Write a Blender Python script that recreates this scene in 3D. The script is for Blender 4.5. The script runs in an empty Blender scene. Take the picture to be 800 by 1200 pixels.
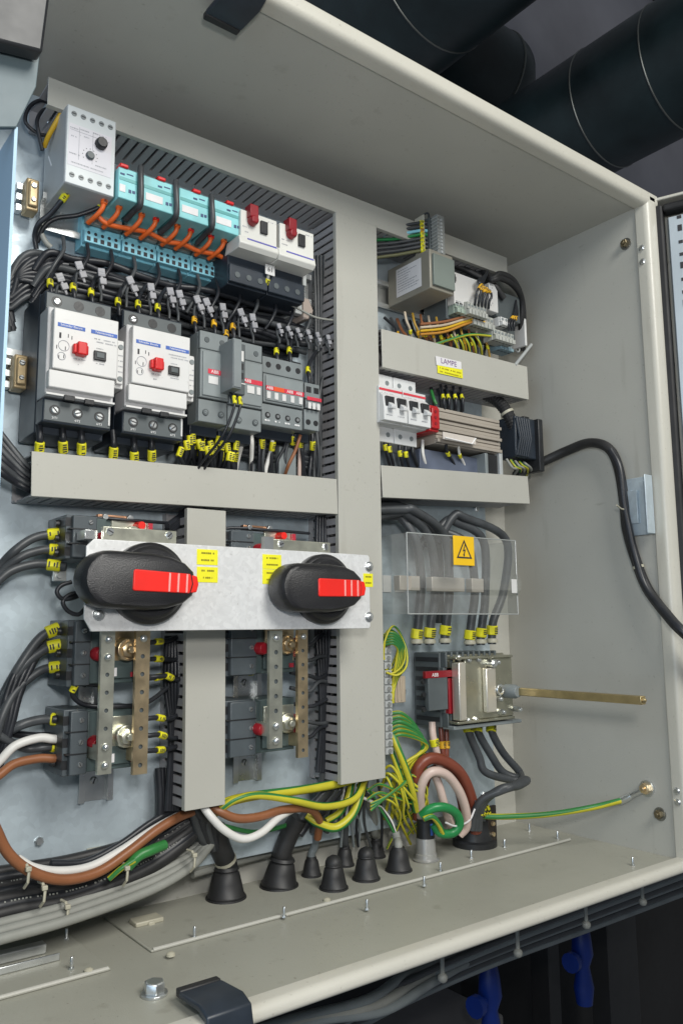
import bpy, math, random
from mathutils import Vector, Matrix
random.seed(7)
scene = bpy.context.scene
COL = scene.collection
R_ = math.radians

# ---------------------------------------------------------------- camera calibration
F0 = 952.646; PPX, PPY = 400.0, 600.0
def _n(v):
    l = math.sqrt(sum(a*a for a in v)); return [a/l for a in v]
EX = _n([1650-PPX, 723-PPY, F0]); EY = _n([-340-PPX, 742-PPY, F0])
EZ = [-(EX[1]*EY[2]-EX[2]*EY[1]), -(EX[2]*EY[0]-EX[0]*EY[2]), -(EX[0]*EY[1]-EX[1]*EY[0])]
if EZ[1] > 0: EZ = [-a for a in EZ]
DIST = 720.0                       # mm from the lens to the mounting plate
def _ray(px, py):
    c = (px-PPX, py-PPY, F0)
    return tuple(sum(a*b for a, b in zip(e, c)) for e in (EX, EY, EZ))
def P(px, py, d):                  # point d mm in front of the mounting plate -> (x, d, z) mm
    r = _ray(px, py); t = (DIST-d)/r[1]
    return (r[0]*t, d, r[2]*t)
def PZ(px, py, z):
    r = _ray(px, py); t = z/r[2]; return (r[0]*t, DIST-r[1]*t, z)
def PX(px, py, x):
    r = _ray(px, py); t = x/r[0]; return (x, DIST-r[1]*t, r[2]*t)
def V(p): return Vector((p[0]/1000, -p[1]/1000, p[2]/1000))

cam = bpy.data.cameras.new('camera'); camo = bpy.data.objects.new('camera', cam); COL.objects.link(camo)
cam.sensor_fit = 'VERTICAL'; cam.sensor_height = 36; cam.lens = F0/1200*36
cam.clip_start = .01; cam.clip_end = 60
M3 = Matrix(((EX[0], -EX[1], -EX[2]), (EY[0], -EY[1], -EY[2]), (EZ[0], -EZ[1], -EZ[2])))
camo.matrix_world = Matrix.Translation((0, -DIST/1000, 0)) @ M3.to_4x4()
scene.camera = camo

# ---------------------------------------------------------------- materials
MATS = {}
def mat(name, rgb, rough=.5, metal=0, var=.06, scale=18, bump=.0, bscale=400, spec=.5, kind=None, **kw):
    if name in MATS: return MATS[name]
    m = bpy.data.materials.new(name); m.use_nodes = True
    nt = m.node_tree; b = nt.nodes['Principled BSDF']; N = nt.nodes.new; L = nt.links.new
    tc = N('ShaderNodeTexCoord'); geo = N('ShaderNodeNewGeometry')
    nz = N('ShaderNodeTexNoise'); nz.inputs['Scale'].default_value = scale; nz.inputs['Detail'].default_value = 6
    L(geo.outputs['Position'], nz.inputs['Vector'])
    cr = N('ShaderNodeValToRGB')
    cr.color_ramp.elements[0].position = .3; cr.color_ramp.elements[1].position = .7
    lo = [max(0, c*(1-var)) for c in rgb]; hi = [min(1, c*(1+var)) for c in rgb]
    cr.color_ramp.elements[0].color = (*lo, 1); cr.color_ramp.elements[1].color = (*hi, 1)
    L(nz.outputs['Fac'], cr.inputs['Fac'])
    col = cr.outputs['Color']
    b.inputs['Metallic'].default_value = metal
    b.inputs['Specular IOR Level'].default_value = spec
    rr = N('ShaderNodeMapRange'); rr.inputs['To Min'].default_value = max(.03, rough-.07); rr.inputs['To Max'].default_value = min(1, rough+.09)
    n2 = N('ShaderNodeTexNoise'); n2.inputs['Scale'].default_value = 55; n2.inputs['Detail'].default_value = 5
    L(geo.outputs['Position'], n2.inputs['Vector'])
    L(n2.outputs['Fac'], rr.inputs['Value']); L(rr.outputs['Result'], b.inputs['Roughness'])
    if kind == 'zinc':
        vo = N('ShaderNodeTexVoronoi'); vo.inputs['Scale'].default_value = kw.get('cell', 130)
        n3 = N('ShaderNodeTexNoise'); n3.inputs['Scale'].default_value = 60; n3.inputs['Detail'].default_value = 3
        L(geo.outputs['Position'], n3.inputs['Vector'])
        ad = N('ShaderNodeMixRGB'); ad.inputs['Fac'].default_value = .012
        L(geo.outputs['Position'], ad.inputs['Color1']); L(n3.outputs['Color'], ad.inputs['Color2'])
        L(ad.outputs['Color'], vo.inputs['Vector'])
        sp = N('ShaderNodeSeparateColor'); L(vo.outputs['Color'], sp.inputs['Color'])
        mr = N('ShaderNodeMapRange'); mr.inputs['To Min'].default_value = .93; mr.inputs['To Max'].default_value = 1.05
        L(sp.outputs['Red'], mr.inputs['Value'])
        mx = N('ShaderNodeVectorMath'); mx.operation = 'SCALE'
        L(col, mx.inputs[0]); L(mr.outputs['Result'], mx.inputs['Scale']); col = mx.outputs['Vector']
        r2 = N('ShaderNodeMapRange'); r2.inputs['To Min'].default_value = rough-.03; r2.inputs['To Max'].default_value = rough+.06
        L(sp.outputs['Green'], r2.inputs['Value']); L(r2.outputs['Result'], b.inputs['Roughness'])
    if kw.get('dirt'):
        dt = kw['dirt']
        for sc_, lo_, hi_, am, stretch in ((4.5, .52, .74, dt*.55, (1, 1, 1)), (260, .66, .74, dt*1.1, (1, 1, 1)), (38, .64, .72, dt*.55, (1, 1, .12)), (90, .70, .76, dt*.9, (.25, .25, 1))):
            mp_ = N('ShaderNodeMapping'); mp_.inputs['Scale'].default_value = stretch
            L(geo.outputs['Position'], mp_.inputs['Vector'])
            nn = N('ShaderNodeTexNoise'); nn.inputs['Scale'].default_value = sc_; nn.inputs['Detail'].default_value = 7
            L(mp_.outputs['Vector'], nn.inputs['Vector'])
            mr_ = N('ShaderNodeMapRange'); mr_.inputs['From Min'].default_value = lo_; mr_.inputs['From Max'].default_value = hi_
            mr_.inputs['To Min'].default_value = 0; mr_.inputs['To Max'].default_value = am
            L(nn.outputs['Fac'], mr_.inputs['Value'])
            mxx = N('ShaderNodeMixRGB'); L(mr_.outputs['Result'], mxx.inputs['Fac']); L(col, mxx.inputs['Color1'])
            mxx.inputs['Color2'].default_value = (rgb[0]*.35, rgb[1]*.31, rgb[2]*.26, 1); col = mxx.outputs['Color']
    L(col, b.inputs['Base Color'])
    if bump:
        nb = N('ShaderNodeTexNoise'); nb.inputs['Scale'].default_value = bscale; nb.inputs['Detail'].default_value = 2
        L(geo.outputs['Position'], nb.inputs['Vector'])
        bp = N('ShaderNodeBump'); bp.inputs['Strength'].default_value = bump; bp.inputs['Distance'].default_value = .0006
        L(nb.outputs['Fac'], bp.inputs['Height']); L(bp.outputs['Normal'], b.inputs['Normal'])
    MATS[name] = m
    return m

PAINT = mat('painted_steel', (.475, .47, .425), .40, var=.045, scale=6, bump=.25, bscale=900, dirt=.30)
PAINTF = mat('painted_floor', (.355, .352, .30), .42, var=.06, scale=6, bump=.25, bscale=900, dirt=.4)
PAINTL = mat('painted_rim', (.55, .535, .47), .33, var=.05, scale=9, bump=.2, bscale=700, dirt=.25)
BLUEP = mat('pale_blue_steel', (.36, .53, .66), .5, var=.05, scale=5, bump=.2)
ZINC = mat('galvanised_plate', (.50, .58, .63), .42, .35, var=.03, scale=7, kind='zinc', cell=170)
ZINCB = mat('bright_galvanised', (.84, .85, .85), .40, .35, var=.04, scale=14, kind='zinc', cell=330, dirt=.3)
ZB = mat('bright_zinc', (.66, .68, .68), .28, .9, var=.12, scale=60)
YZ = mat('yellow_zinc', (.72, .72, .60), .30, .88, var=.22, scale=70)
BRASS = mat('brass_zinc', (.74, .58, .36), .30, .9, var=.25, scale=80)
DUCTC = mat('duct_cover_plastic', (.45, .445, .40), .42, var=.03, scale=8, bump=.12, dirt=.22)
DUCTB = mat('duct_body_plastic', (.33, .325, .335), .5, var=.05, scale=12)
GREYD = mat('dark_grey_plastic', (.085, .10, .105), .42, var=.12, scale=40)
GREYM = mat('mid_grey_plastic', (.20, .225, .23), .42, var=.10, scale=35)
GREYL = mat('light_grey_plastic', (.42, .44, .44), .42, var=.06, scale=35)
WHITEP = mat('white_plastic', (.67, .67, .66), .36, var=.035, scale=35, dirt=.18)
CREAM = mat('cream_plastic', (.50, .42, .32), .45, var=.10, scale=45)
BLACKP = mat('black_plastic', (.018, .019, .021), .40, var=.25, scale=45, bump=.15)
HANDLE = mat('handle_black', (.015, .015, .017), .36, var=.3, scale=30, bump=.5, bscale=1100)
NAVY = mat('navy_black_plastic', (.022, .03, .042), .38, var=.25, scale=40)
RUBBER = mat('black_rubber', (.02, .02, .021), .5, var=.3, scale=50)
CABLE = mat('black_cable', (.018, .020, .025), .38, var=.3, scale=60)
CABG = mat('dark_grey_cable', (.055, .06, .065), .42, var=.2, scale=60)
GREYC = mat('grey_cable', (.27, .275, .25), .5, var=.1, scale=40)
BROWN = mat('brown_cable', (.26, .10, .042), .4, var=.12, scale=40)
REDBR = mat('red_brown_cable', (.20, .05, .028), .35, var=.12, scale=40)
WHITEC = mat('white_cable', (.70, .69, .66), .4, var=.06, scale=40)
PINK = mat('pinkish_cable', (.62, .48, .42), .35, var=.08, scale=40)
GREENC = mat('green_sleeve', (.015, .22, .06), .35, var=.15, scale=40)
GRNW = mat('wire_green', (.03, .19, .045), .4, var=.12, scale=40)
YELW = mat('wire_yellow', (.54, .49, .03), .4, var=.10, scale=40)
ORANGE = mat('orange_wire', (.72, .13, .02), .4, var=.15, scale=40)
TEAL = mat('teal_plastic', (.10, .36, .36), .4, var=.12, scale=50)
BLUES = mat('sky_blue_plastic', (.24, .58, .70), .4, var=.15, scale=60)
YELLOW = mat('yellow_label', (.82, .78, .02), .5, var=.05, scale=60)
YELM = mat('yellow_marker', (.75, .70, .02), .45, var=.15, scale=120)
AMBER = mat('amber_ferrule', (.75, .42, .02), .45, var=.15, scale=90)
WARN = mat('warning_yellow', (.85, .52, .01), .45, var=.05, scale=60)
RED = mat('red_plastic', (.62, .012, .014), .35, var=.1, scale=50)
REDH = mat('handle_red', (.80, .022, .015), .38, var=.06, scale=30)
DRED = mat('dark_red_plastic', (.24, .008, .015), .35, var=.1, scale=50)
INK = mat('label_ink', (.03, .03, .035), .6, var=.2, scale=80)
INKG = mat('pale_grey_ink', (.32, .33, .36), .6, var=.2, scale=80)
BLUEI = mat('blue_ink', (.05, .13, .46), .5, var=.1, scale=80)
WHITEI = mat('white_ink', (.85, .85, .85), .5, var=.03, scale=80)
PAPER = mat('paper_label', (.72, .71, .72), .6, var=.05, scale=60)
NYLON = mat('nylon_tie', (.44, .42, .33), .45, var=.08, scale=50)
DARKM = mat('dark_void', (.006, .006, .007), .8, var=.4, scale=5)
NEARBLK = mat('dark_wall_paint', (.018, .018, .019), .85, var=.35, scale=3)  # near-black tone for the lower wall and the beam
PIPE = mat('dark_pipe_coating', (.018, .032, .036), .38, var=.5, scale=6, bump=.4, bscale=60)
BLUEV = mat('blue_valve_paint', (.003, .022, .17), .4, var=.15, scale=20)
RUST = mat('rusty_paint', (.12, .03, .015), .6, var=.3, scale=20)
GASKET = mat('gasket_rubber', (.012, .012, .013), .6, var=.3, scale=40)

m = bpy.data.materials.new('clear_plastic'); m.use_nodes = True; MATS['clear'] = m
nt = m.node_tree; nt.nodes.clear(); N = nt.nodes.new; L = nt.links.new
o_ = N('ShaderNodeOutputMaterial'); tr = N('ShaderNodeBsdfTransparent'); tr.inputs[0].default_value = (.86, .88, .87, 1)
gl = N('ShaderNodeBsdfGlossy'); gl.inputs['Roughness'].default_value = .16; gl.inputs[0].default_value = (.9, .9, .9, 1)
df = N('ShaderNodeBsdfDiffuse'); df.inputs[0].default_value = (.6, .6, .58, 1)
fr = N('ShaderNodeLayerWeight'); fr.inputs[0].default_value = .12
nzz = N('ShaderNodeTexNoise'); nzz.inputs['Scale'].default_value = 40
ma = N('ShaderNodeMath'); ma.operation = 'MULTIPLY_ADD'; ma.inputs[1].default_value = 1.0; ma.inputs[2].default_value = .08
L(fr.outputs['Fresnel'], ma.inputs[0])
mx = N('ShaderNodeMixShader'); L(ma.outputs[0], mx.inputs[0]); L(tr.outputs[0], mx.inputs[1]); L(gl.outputs[0], mx.inputs[2])
mx2 = N('ShaderNodeMixShader'); mx2.inputs[0].default_value = .12
L(mx.outputs[0], mx2.inputs[1]); L(df.outputs[0], mx2.inputs[2]); L(mx2.outputs[0], o_.inputs[0])
CLEAR = m

# ---------------------------------------------------------------- mesh builder, mm in (x, d, z)
SPLIT = {'terminal_screw', 'screw', 'rivet', 'bright_plate', 'terminal_cover', 'mechanism_bolt', 'hinge_screw', 'fixing_bolt', 'contact_screw', 'brass_screw', 'spacer', 'terminal_lug', 'terminal_opening', 'latch', 'ring', 'front_cover', 'hole'}
class MB:
    def __init__(s): s.v = []; s.f = []; s.m = []; s.T = None
    def add(s, vs, fs, m=0):
        o = len(s.v)
        for p in vs:
            if s.T: p = s.T(p)
            s.v.append(tuple(p))
        for i, f in enumerate(fs):
            s.f.append([o+k for k in f]); s.m.append(m if isinstance(m, int) else m[i])
        return s
    def box(s, x0, x1, d0, d1, z0, z1, m=0):
        if x0 > x1: x0, x1 = x1, x0
        if d0 > d1: d0, d1 = d1, d0
        if z0 > z1: z0, z1 = z1, z0
        return s.add([(x, d, z) for x in (x0, x1) for d in (d0, d1) for z in (z0, z1)],
                     [(0,1,3,2),(4,6,7,5),(0,4,5,1),(2,3,7,6),(0,2,6,4),(1,5,7,3)], m)
    def prism(s, poly, e0, e1, plane='xz', m=0):   # poly extruded along the remaining axis from e0 to e1
        def q(a, b, e):
            return {'xz': (a, e, b), 'xd': (a, b, e), 'dz': (e, a, b)}[plane]
        n = len(poly)
        vs = [q(a, b, e0) for a, b in poly]+[q(a, b, e1) for a, b in poly]
        fs = [tuple(range(n))[::-1], tuple(range(n, 2*n))]+[(i, (i+1) % n, n+(i+1) % n, n+i) for i in range(n)]
        return s.add(vs, fs, m)
    def cyl(s, p0, p1, r0, r1=None, n=16, m=0): return s.rings(p0, p1, [(0, r0), (1, r0 if r1 is None else r1)], n, m)
    def rings(s, p0, p1, prof, n=16, m=0, caps=True):   # prof: (t along p0->p1, radius)
        a = Vector(p0); b = Vector(p1); ax = (b-a)
        w = ax.normalized(); u = w.orthogonal().normalized(); v = w.cross(u)
        vs = []; fs = []
        for t, r in prof:
            c = a+ax*t
            for k in range(n):
                an = 2*math.pi*k/n; vs.append(c+u*(r*math.cos(an))+v*(r*math.sin(an)))
        for i in range(len(prof)-1):
            for k in range(n): fs.append((i*n+k, i*n+(k+1) % n, (i+1)*n+(k+1) % n, (i+1)*n+k))
        if caps: fs.append(tuple(range(n))[::-1]); fs.append(tuple(range((len(prof)-1)*n, len(prof)*n)))
        return s.add(vs, fs, m)
    def tube(s, pts, r, n=8, m=0, stripe=None, twist=0):   # parallel-transport tube
        pts = [Vector(p) for p in pts]; N_ = len(pts)
        tan = [(pts[min(i+1, N_-1)]-pts[max(i-1, 0)]).normalized() for i in range(N_)]
        u = tan[0].orthogonal().normalized(); vs = []; fs = []; ms = []
        for i in range(N_):
            if i:
                u = (u-tan[i]*u.dot(tan[i]))
                u = u.normalized() if u.length > 1e-6 else tan[i].orthogonal().normalized()
            v = tan[i].cross(u); rr = r[i] if isinstance(r, (list, tuple)) else r
            for k in range(n):
                an = 2*math.pi*k/n+twist*i
                vs.append(pts[i]+u*(rr*math.cos(an))+v*(rr*math.sin(an)))
        for i in range(N_-1):
            for k in range(n):
                fs.append((i*n+k, i*n+(k+1) % n, (i+1)*n+(k+1) % n, (i+1)*n+k))
                ms.append(stripe[k % len(stripe)] if stripe else m)
        fs.append(tuple(range(n))[::-1]); fs.append(tuple(range((N_-1)*n, N_*n))); ms += [m, m]
        return s.add(vs, fs, ms)
    def ball(s, c, r, n=12, m=0, sq=1.0):
        c = Vector(c); k = 7
        return s.rings(c+Vector((0, -r*sq, 0)), c+Vector((0, r*sq, 0)),
                       [((1-math.cos(math.pi*i/k))/2, max(.02, r*math.sin(math.pi*i/k))) for i in range(k+1)], n, m)
    def torus(s, c, R, r, axis='y', n=24, k=6, m=0):
        pts = []
        for i in range(n+1):
            a = 2*math.pi*i/n; x, y = R*math.cos(a), R*math.sin(a)
            pts.append((c[0]+x, c[1], c[2]+y) if axis == 'y' else ((c[0]+x, c[1]+y, c[2]) if axis == 'z' else (c[0], c[1]+x, c[2]+y)))
        return s.tube(pts, r, k, m)
    def clusters(s, near=2.6):
        par = list(range(len(s.v)))
        def fd(a):
            while par[a] != a: par[a] = par[par[a]]; a = par[a]
            return a
        for f in s.f:
            for v_ in f[1:]: par[fd(v_)] = fd(f[0])
        isl = {}
        for k, f in enumerate(s.f): isl.setdefault(fd(f[0]), []).append(k)
        info = []
        for fs in isl.values():
            vs = {v_ for k in fs for v_ in s.f[k]}
            xs = [s.v[v_][0] for v_ in vs]; zs = [s.v[v_][2] for v_ in vs]; ds = [s.v[v_][1] for v_ in vs]
            info.append([((min(xs)+max(xs))/2, (min(zs)+max(zs))/2, (min(ds)+max(ds))/2), list(fs)])
        out = []
        for c, fs in info:
            for o in out:
                if abs(o[0][0]-c[0]) < near and abs(o[0][1]-c[1]) < near and abs(o[0][2]-c[2]) < 14: o[1] += fs; break
            else: out.append([c, fs])
        return [o[1] for o in out]
    def build(s, name, mats, parent=None, bevel=0, seg=2, origin=None, ang=38, whole=False):
        me = bpy.data.meshes.new(name)
        off = Vector((0, 0, 0))
        if parent is not None:
            p = parent
            while p is not None: off = off+p.location; p = p.parent
        elif origin is not None: off = V(origin)
        elif s.v:
            n = len(s.v)
            off = V((sum(p[0] for p in s.v)/n, sum(p[1] for p in s.v)/n, min(p[2] for p in s.v)))
        me.from_pydata([V(p)-off for p in s.v], [], s.f)
        for mm_ in (mats if isinstance(mats, (list, tuple)) else [mats]): me.materials.append(mm_)
        me.polygons.foreach_set('material_index', s.m)
        if name in SPLIT and parent is not None and not whole:
            cl = s.clusters()
            if len(cl) > 1:
                bpy.data.meshes.remove(me); r_ = None
                for c_ in cl:
                    m2 = MB(); idx = {}
                    for k in c_:
                        f = s.f[k]
                        for v_ in f:
                            if v_ not in idx: idx[v_] = len(m2.v); m2.v.append(s.v[v_])
                        m2.f.append([idx[v_] for v_ in f]); m2.m.append(s.m[k])
                    r_ = m2.build(name, mats, parent, bevel, seg, origin, ang, True)
                return r_
        import bmesh
        bm = bmesh.new(); bm.from_mesh(me); bmesh.ops.recalc_face_normals(bm, faces=bm.faces); bm.to_mesh(me); bm.free()
        me.shade_smooth(); me.set_sharp_from_angle(angle=R_(ang))
        o = bpy.data.objects.new(name, me); COL.objects.link(o)
        if parent is not None: o.parent = parent
        else: o.location = off
        if bevel:
            b = o.modifiers.new('bevel', 'BEVEL'); b.width = bevel/1000; b.segments = seg; b.limit_method = 'ANGLE'; b.angle_limit = R_(50)
            b.harden_normals = False
        return o

def tag(o, label, cat, group=None, kind=None):
    o['label'] = label; o['category'] = cat
    if group: o['group'] = group
    if kind: o['kind'] = kind
    return o
def thing(name, label, cat, p, group=None):
    o = bpy.data.objects.new(name, None); COL.objects.link(o); o.location = V(p); o.empty_display_size = .01
    return tag(o, label, cat, group)
def B(parent, name, m, x0, x1, d0, d1, z0, z1, bevel=.5):
    return MB().box(x0, x1, d0, d1, z0, z1).build(name, m, parent, bevel)
def text(s, p, size, m, parent, name='lettering', rot=(90, 0, 0), align='CENTER', sx=1.0, off=0):
    c = bpy.data.curves.new(name, 'FONT'); c.body = s; c.size = size/1000; c.align_x = align; c.align_y = 'CENTER'
    c.extrude = .00004; c.materials.append(m); c.offset = off; c.resolution_u = 3
    o = bpy.data.objects.new(name, c); COL.objects.link(o)
    base = Vector((0, 0, 0)); q = parent
    while q is not None: base = base+q.location; q = q.parent
    o.parent = parent; o.location = V(p)-base; o.rotation_euler = [R_(a) for a in rot]; o.scale = (sx, 1, 1)
    return o
def spline(pts, k=7):
    pts = [Vector(p) for p in pts]
    if len(pts) < 3: return [pts[0].lerp(pts[-1], i/4) for i in range(5)]
    e = [pts[0]*2-pts[1]]+pts+[pts[-1]*2-pts[-2]]; out = []
    for i in range(1, len(e)-2):
        a, b, c, d = e[i-1:i+3]
        for j in range(k):
            t = j/k
            out.append(.5*((2*b)+(c-a)*t+(2*a-5*b+4*c-d)*t*t+(-a+3*b-3*c+d)*t**3))
    out.append(pts[-1]); return out
YG = [0, 0, 1, 0, 0, 0, 1, 1]
def cable(label, pts, r, m, cat='cable', name='cable', group=None, marks=(), mk=None, stripe=False, n=10, k=7, cut=True, mlen=8, ties=(), jit=0, prn=False):
    w = [P(*p) for p in pts]
    if jit: w = [(a+random.uniform(-jit, jit), b, c+random.uniform(-jit, jit)) for a, b, c in w]
    return wcable(label, w, r, m, cat, name, group, marks, mk, stripe, n, k, mlen, ties, prn)
def wcable(label, w, r, m, cat='cable', name='cable', group=None, marks=(), mk=None, stripe=False, n=10, k=7, mlen=8, ties=(), prn=False):
    path = spline(w, k)
    b = MB(); b.tube(path, r, n if not stripe else 8, 0, stripe=YG if stripe else None, twist=.05 if stripe else 0)
    o = b.build(name, [YELW, GRNW] if stripe else m, None, origin=tuple(path[0]), ang=60)
    tag(o, label, cat, group)
    L_ = [0]
    for i in range(1, len(path)): L_.append(L_[-1]+(path[i]-path[i-1]).length)
    def at(t):
        s_ = t*L_[-1] if t <= 1 else t
        for i in range(1, len(path)):
            if L_[i] >= s_:
                f = (s_-L_[i-1])/max(1e-6, L_[i]-L_[i-1])
                return path[i-1].lerp(path[i], f), (path[i]-path[i-1]).normalized()
        return path[-1], (path[-1]-path[-2]).normalized()
    for t in marks:
        c, dr = at(t); q = MB(); R = r*1.28+.25
        a = c-dr*mlen/2; e = c+dr*mlen/2
        q.rings(a, e, [(0, R*.9), (.06, R), (.94, R), (1, R*.9)], 12, 0)
        # printed characters: small dark ticks round the sleeve
        u = dr.cross(Vector((0, 1, 0)));
        u = u.normalized() if u.length > .1 else Vector((1, 0, 0))
        v = Vector((0, 1, 0)); v = (v-dr*v.dot(dr)).normalized()
        for t2 in (.22, .42, .60, .8):
            if random.random() < .12: continue
            cc = a+(e-a)*t2
            hw = mlen*.055; hh = R*random.uniform(.3, .5)
            p1 = cc+v*(R+.06)-u*hh
            q.add([cc+v*(R*.99)-u*hh-dr*hw, cc+v*(R*.99)-u*hh+dr*hw, cc+v*(R*.99)+u*hh+dr*hw, cc+v*(R*.99)+u*hh-dr*hw,
                   cc+v*(R+.12)-u*hh-dr*hw, cc+v*(R+.12)-u*hh+dr*hw, cc+v*(R+.12)+u*hh+dr*hw, cc+v*(R+.12)+u*hh-dr*hw],
                  [(4,5,6,7),(0,1,5,4),(1,2,6,5),(2,3,7,6),(3,0,4,7)], 1)
        q.build('marker', [mk or YELM, INK], o, ang=30)
    if prn:
        q = MB(); s_ = 20; nd = Vector((0, .75, .66)); toC = Vector((-.3, .75, .6)).normalized()
        while s_ < L_[-1]-20:
            c, dr = at(s_/L_[-1]); u = (toC-dr*toC.dot(dr)).normalized(); w_ = dr.cross(u)
            l = random.uniform(.6, 1.8); h_ = r*.11; cc = c+u*(r*1.01+.12)
            if random.random() < .75: q.add([cc-dr*l/2-w_*h_, cc+dr*l/2-w_*h_, cc+dr*l/2+w_*h_, cc-dr*l/2+w_*h_], [(0, 1, 2, 3)])
            s_ += l+1.4
        if q.v: q.build('printed_text', INKG if m in (WHITEC, GREYC) else GREYC, o)
    for t in ties:
        c, dr = at(t); q = MB(); q.rings(c-dr*1.6, c+dr*1.6, [(0, r+.7), (1, r+.7)], 12, 0)
        q.build('cable_tie', NYLON, o)
    return o
def screw(mb, x, d, z, r=2.2, m=0, h=1.4, hexh=False):
    mb.rings((x, d-.3, z), (x, d+h, z), [(0, r), (.6, r), (1, r*.75)], 6 if hexh else 12, m)
def slotscrew(mb, x, d, z, r, m, md, a=None):
    screw(mb, x, d, z, r, m)
    a = random.uniform(0, 3.1) if a is None else a
    c, s = math.cos(a)*r*.75, math.sin(a)*r*.75; t = r*.16
    nx, nz = -s/(r*.75)*t, c/(r*.75)*t
    y = d+1.45
    mb.add([(x-c-nx, y, z-s-nz), (x+c-nx, y, z+s-nz), (x+c+nx, y, z+s+nz), (x-c+nx, y, z-s+nz)], [(0,1,2,3)], md)
def scribble(parent, x0, x1, d, z, h, m=INK, name='printed_line', gap=.35):
    """one unreadable printed line: a run of small dashes"""
    b = MB(); x = x0
    while x < x1:
        w = random.uniform(.5, 2.0)*h*.6
        if random.random() > .15: b.add([(x, d, z-h/2), (min(x+w, x1), d, z-h/2), (min(x+w, x1), d, z+h/2), (x, d, z+h/2)], [(0,1,2,3)])
        x += w+gap*h
    if b.v: return b.build(name, m, parent)

# ================================================================ CABINET
XL, XR, ZC, ZF = 133.0, 866.0, 510.0, -257.0
DB, DF = -32.0, 194.0
cab = thing('electrical_cabinet', 'open light grey painted steel cabinet holding all the switchgear', 'cabinet', (XL, 0, ZF))
B(cab, 'back_wall', PAINT, XL, XR, DB-2, DB, ZF, ZC, 0)
B(cab, 'top_panel', PAINT, XL, XR, DB-2, DF+3, ZC, ZC+2, 0)
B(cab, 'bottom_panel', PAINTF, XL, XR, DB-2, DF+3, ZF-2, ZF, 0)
B(cab, 'side_panel', PAINT, XR, XR+2, DB-2, DF+3, ZF-2, ZC+2, 0)
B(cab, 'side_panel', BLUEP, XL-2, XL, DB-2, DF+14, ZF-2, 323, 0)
# rolled front flange, four lengths
def rim(poly, axis, a, b):
    q = MB()
    n = len(poly); pts = []
    for e in (a, b):
        for d, h in poly: pts.append((e, d, h) if axis == 'x' else (h, d, e))
    fs = [tuple(range(n)), tuple(range(n, 2*n))]+[(i, (i+1) % n, n+(i+1) % n, n+i) for i in range(n)]
    q.add(pts, fs); return q
def prof(h0, sgn, out=16, d0=DF+2):
    P_ = [(d0, h0+sgn*2.5), (d0, h0-sgn*1.5), (d0+1.2, h0-sgn*2.4)]
    for i in range(7):
        a = math.pi/2*i/6; P_.append((d0+11+7*math.sin(a), h0-sgn*2.4+sgn*7*(1-math.cos(a))))
    for i in range(7):
        a = math.pi/2*i/6; P_.append((d0+14+4*math.cos(a), h0+sgn*(out-5)+sgn*4*math.sin(a)))
    P_.append((d0+3, h0+sgn*(out-1))); P_.append((d0+3, h0+sgn*2.5))
    return P_
rim(prof(ZC, 1, 17), 'x', 110, XR+21).build('rim', PAINTL, cab, ang=30)
rim(prof(ZF, -1, 10), 'x', 120, XR+30).build('rim', PAINTL, cab, ang=30)
rim(prof(XR, 1, 20), 'z', ZF-6, ZC+9).build('rim', PAINTL, cab, ang=30)
MB().box(XR+1, XR+24, DF+2, DF+17, ZC-1, ZC+17.5).build('rim_corner', PAINTL, cab, 2)
# small weld nuts beside right rim
q = MB()
for px, py in ((750, 290), (751, 306), (792, 927), (794, 940)):
    p = P(px, py, DF+9); q.rings((XR-2, p[1], p[2]), (XR-4.5, p[1], p[2]), [(0, 4), (.5, 4), (1, 2.4)], 12)
q.build('hinge_screw', ZB, cab)
# bolts on the right wall
def wallbolt(px, py, r, label_part='bolt'):
    p = PX(px, py, XR)
    w = MB(); w.rings((XR, p[1], p[2]), (XR-1.2, p[1], p[2]), [(0, r), (1, r)], 20); o = w.build('washer', mat('dull_washer', (.30, .30, .28), .4, .9), cab, .2)
    h = MB(); h.rings((XR-1.2, p[1], p[2]), (XR-6.5, p[1], p[2]), [(0, r*.66), (.85, r*.66), (1, r*.55)], 6)
    h.rings((XR-6.5, p[1], p[2]), (XR-9, p[1], p[2]), [(0, r*.36), (1, r*.3)], 10); h.build('bolt', mat('dull_brass', (.30, .25, .16), .35, .9, var=.3, scale=80), cab, .3)
wallbolt(733, 286, 7.5); wallbolt(773, 954, 7.5)
# mounting plate
mp = thing('mounting_plate', 'galvanised steel mounting plate behind all the devices', 'mounting plate', (470, -2, -222))
B(mp, 'plate', ZINC, 158, 792, -2.5, 0, -222, 492, .6)
q = MB()
for x, z in ((232, -175), (330, -205), (770, -206), (775, 150), (215, 470), (640, -205)):
    q.rings((x, 0, z), (x, 3, z), [(0, 4), (.7, 4), (1, 3)], 6)
q.build('fixing_bolt', ZB, mp)
# gland plates on the floor
def gland(label, x0, x1, d0, d1):
    t = thing('gland_plate', label, 'gland plate', (x0, d0, ZF))
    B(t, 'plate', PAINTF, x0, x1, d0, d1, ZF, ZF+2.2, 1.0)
    return t
g2 = gland('long painted gland plate that the black rubber cable boots stand on', 300, 840, -25, 76)
g1 = gland('painted gland plate at the left under the grey cables', 100, 262, -25, 88)
def lip(par, x0, x1, d):   # raised front ridge
    MB().tube([(x0+(x1-x0)*i/10, d, ZF+1.9) for i in range(11)], 1.6, 8).build('ridge', PAINT, par)
lip(g2, 302, 838, 75); lip(g1, 102, 260, 87)
q = MB()
q.box(120, 232, 20, 30, ZF+2.5, ZF+10); q.box(120, 236, 48, 50, ZF+2.3, ZF+8)
q.build('stiffener', ZB, g1, .8)
studs = [(333,1075),(228,1099),(78,1101),(84,1136),(430,1066),(516,1021),(552,1006),(591,993),(620,974),(653,983),(741,1012),(497,1038)]
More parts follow.
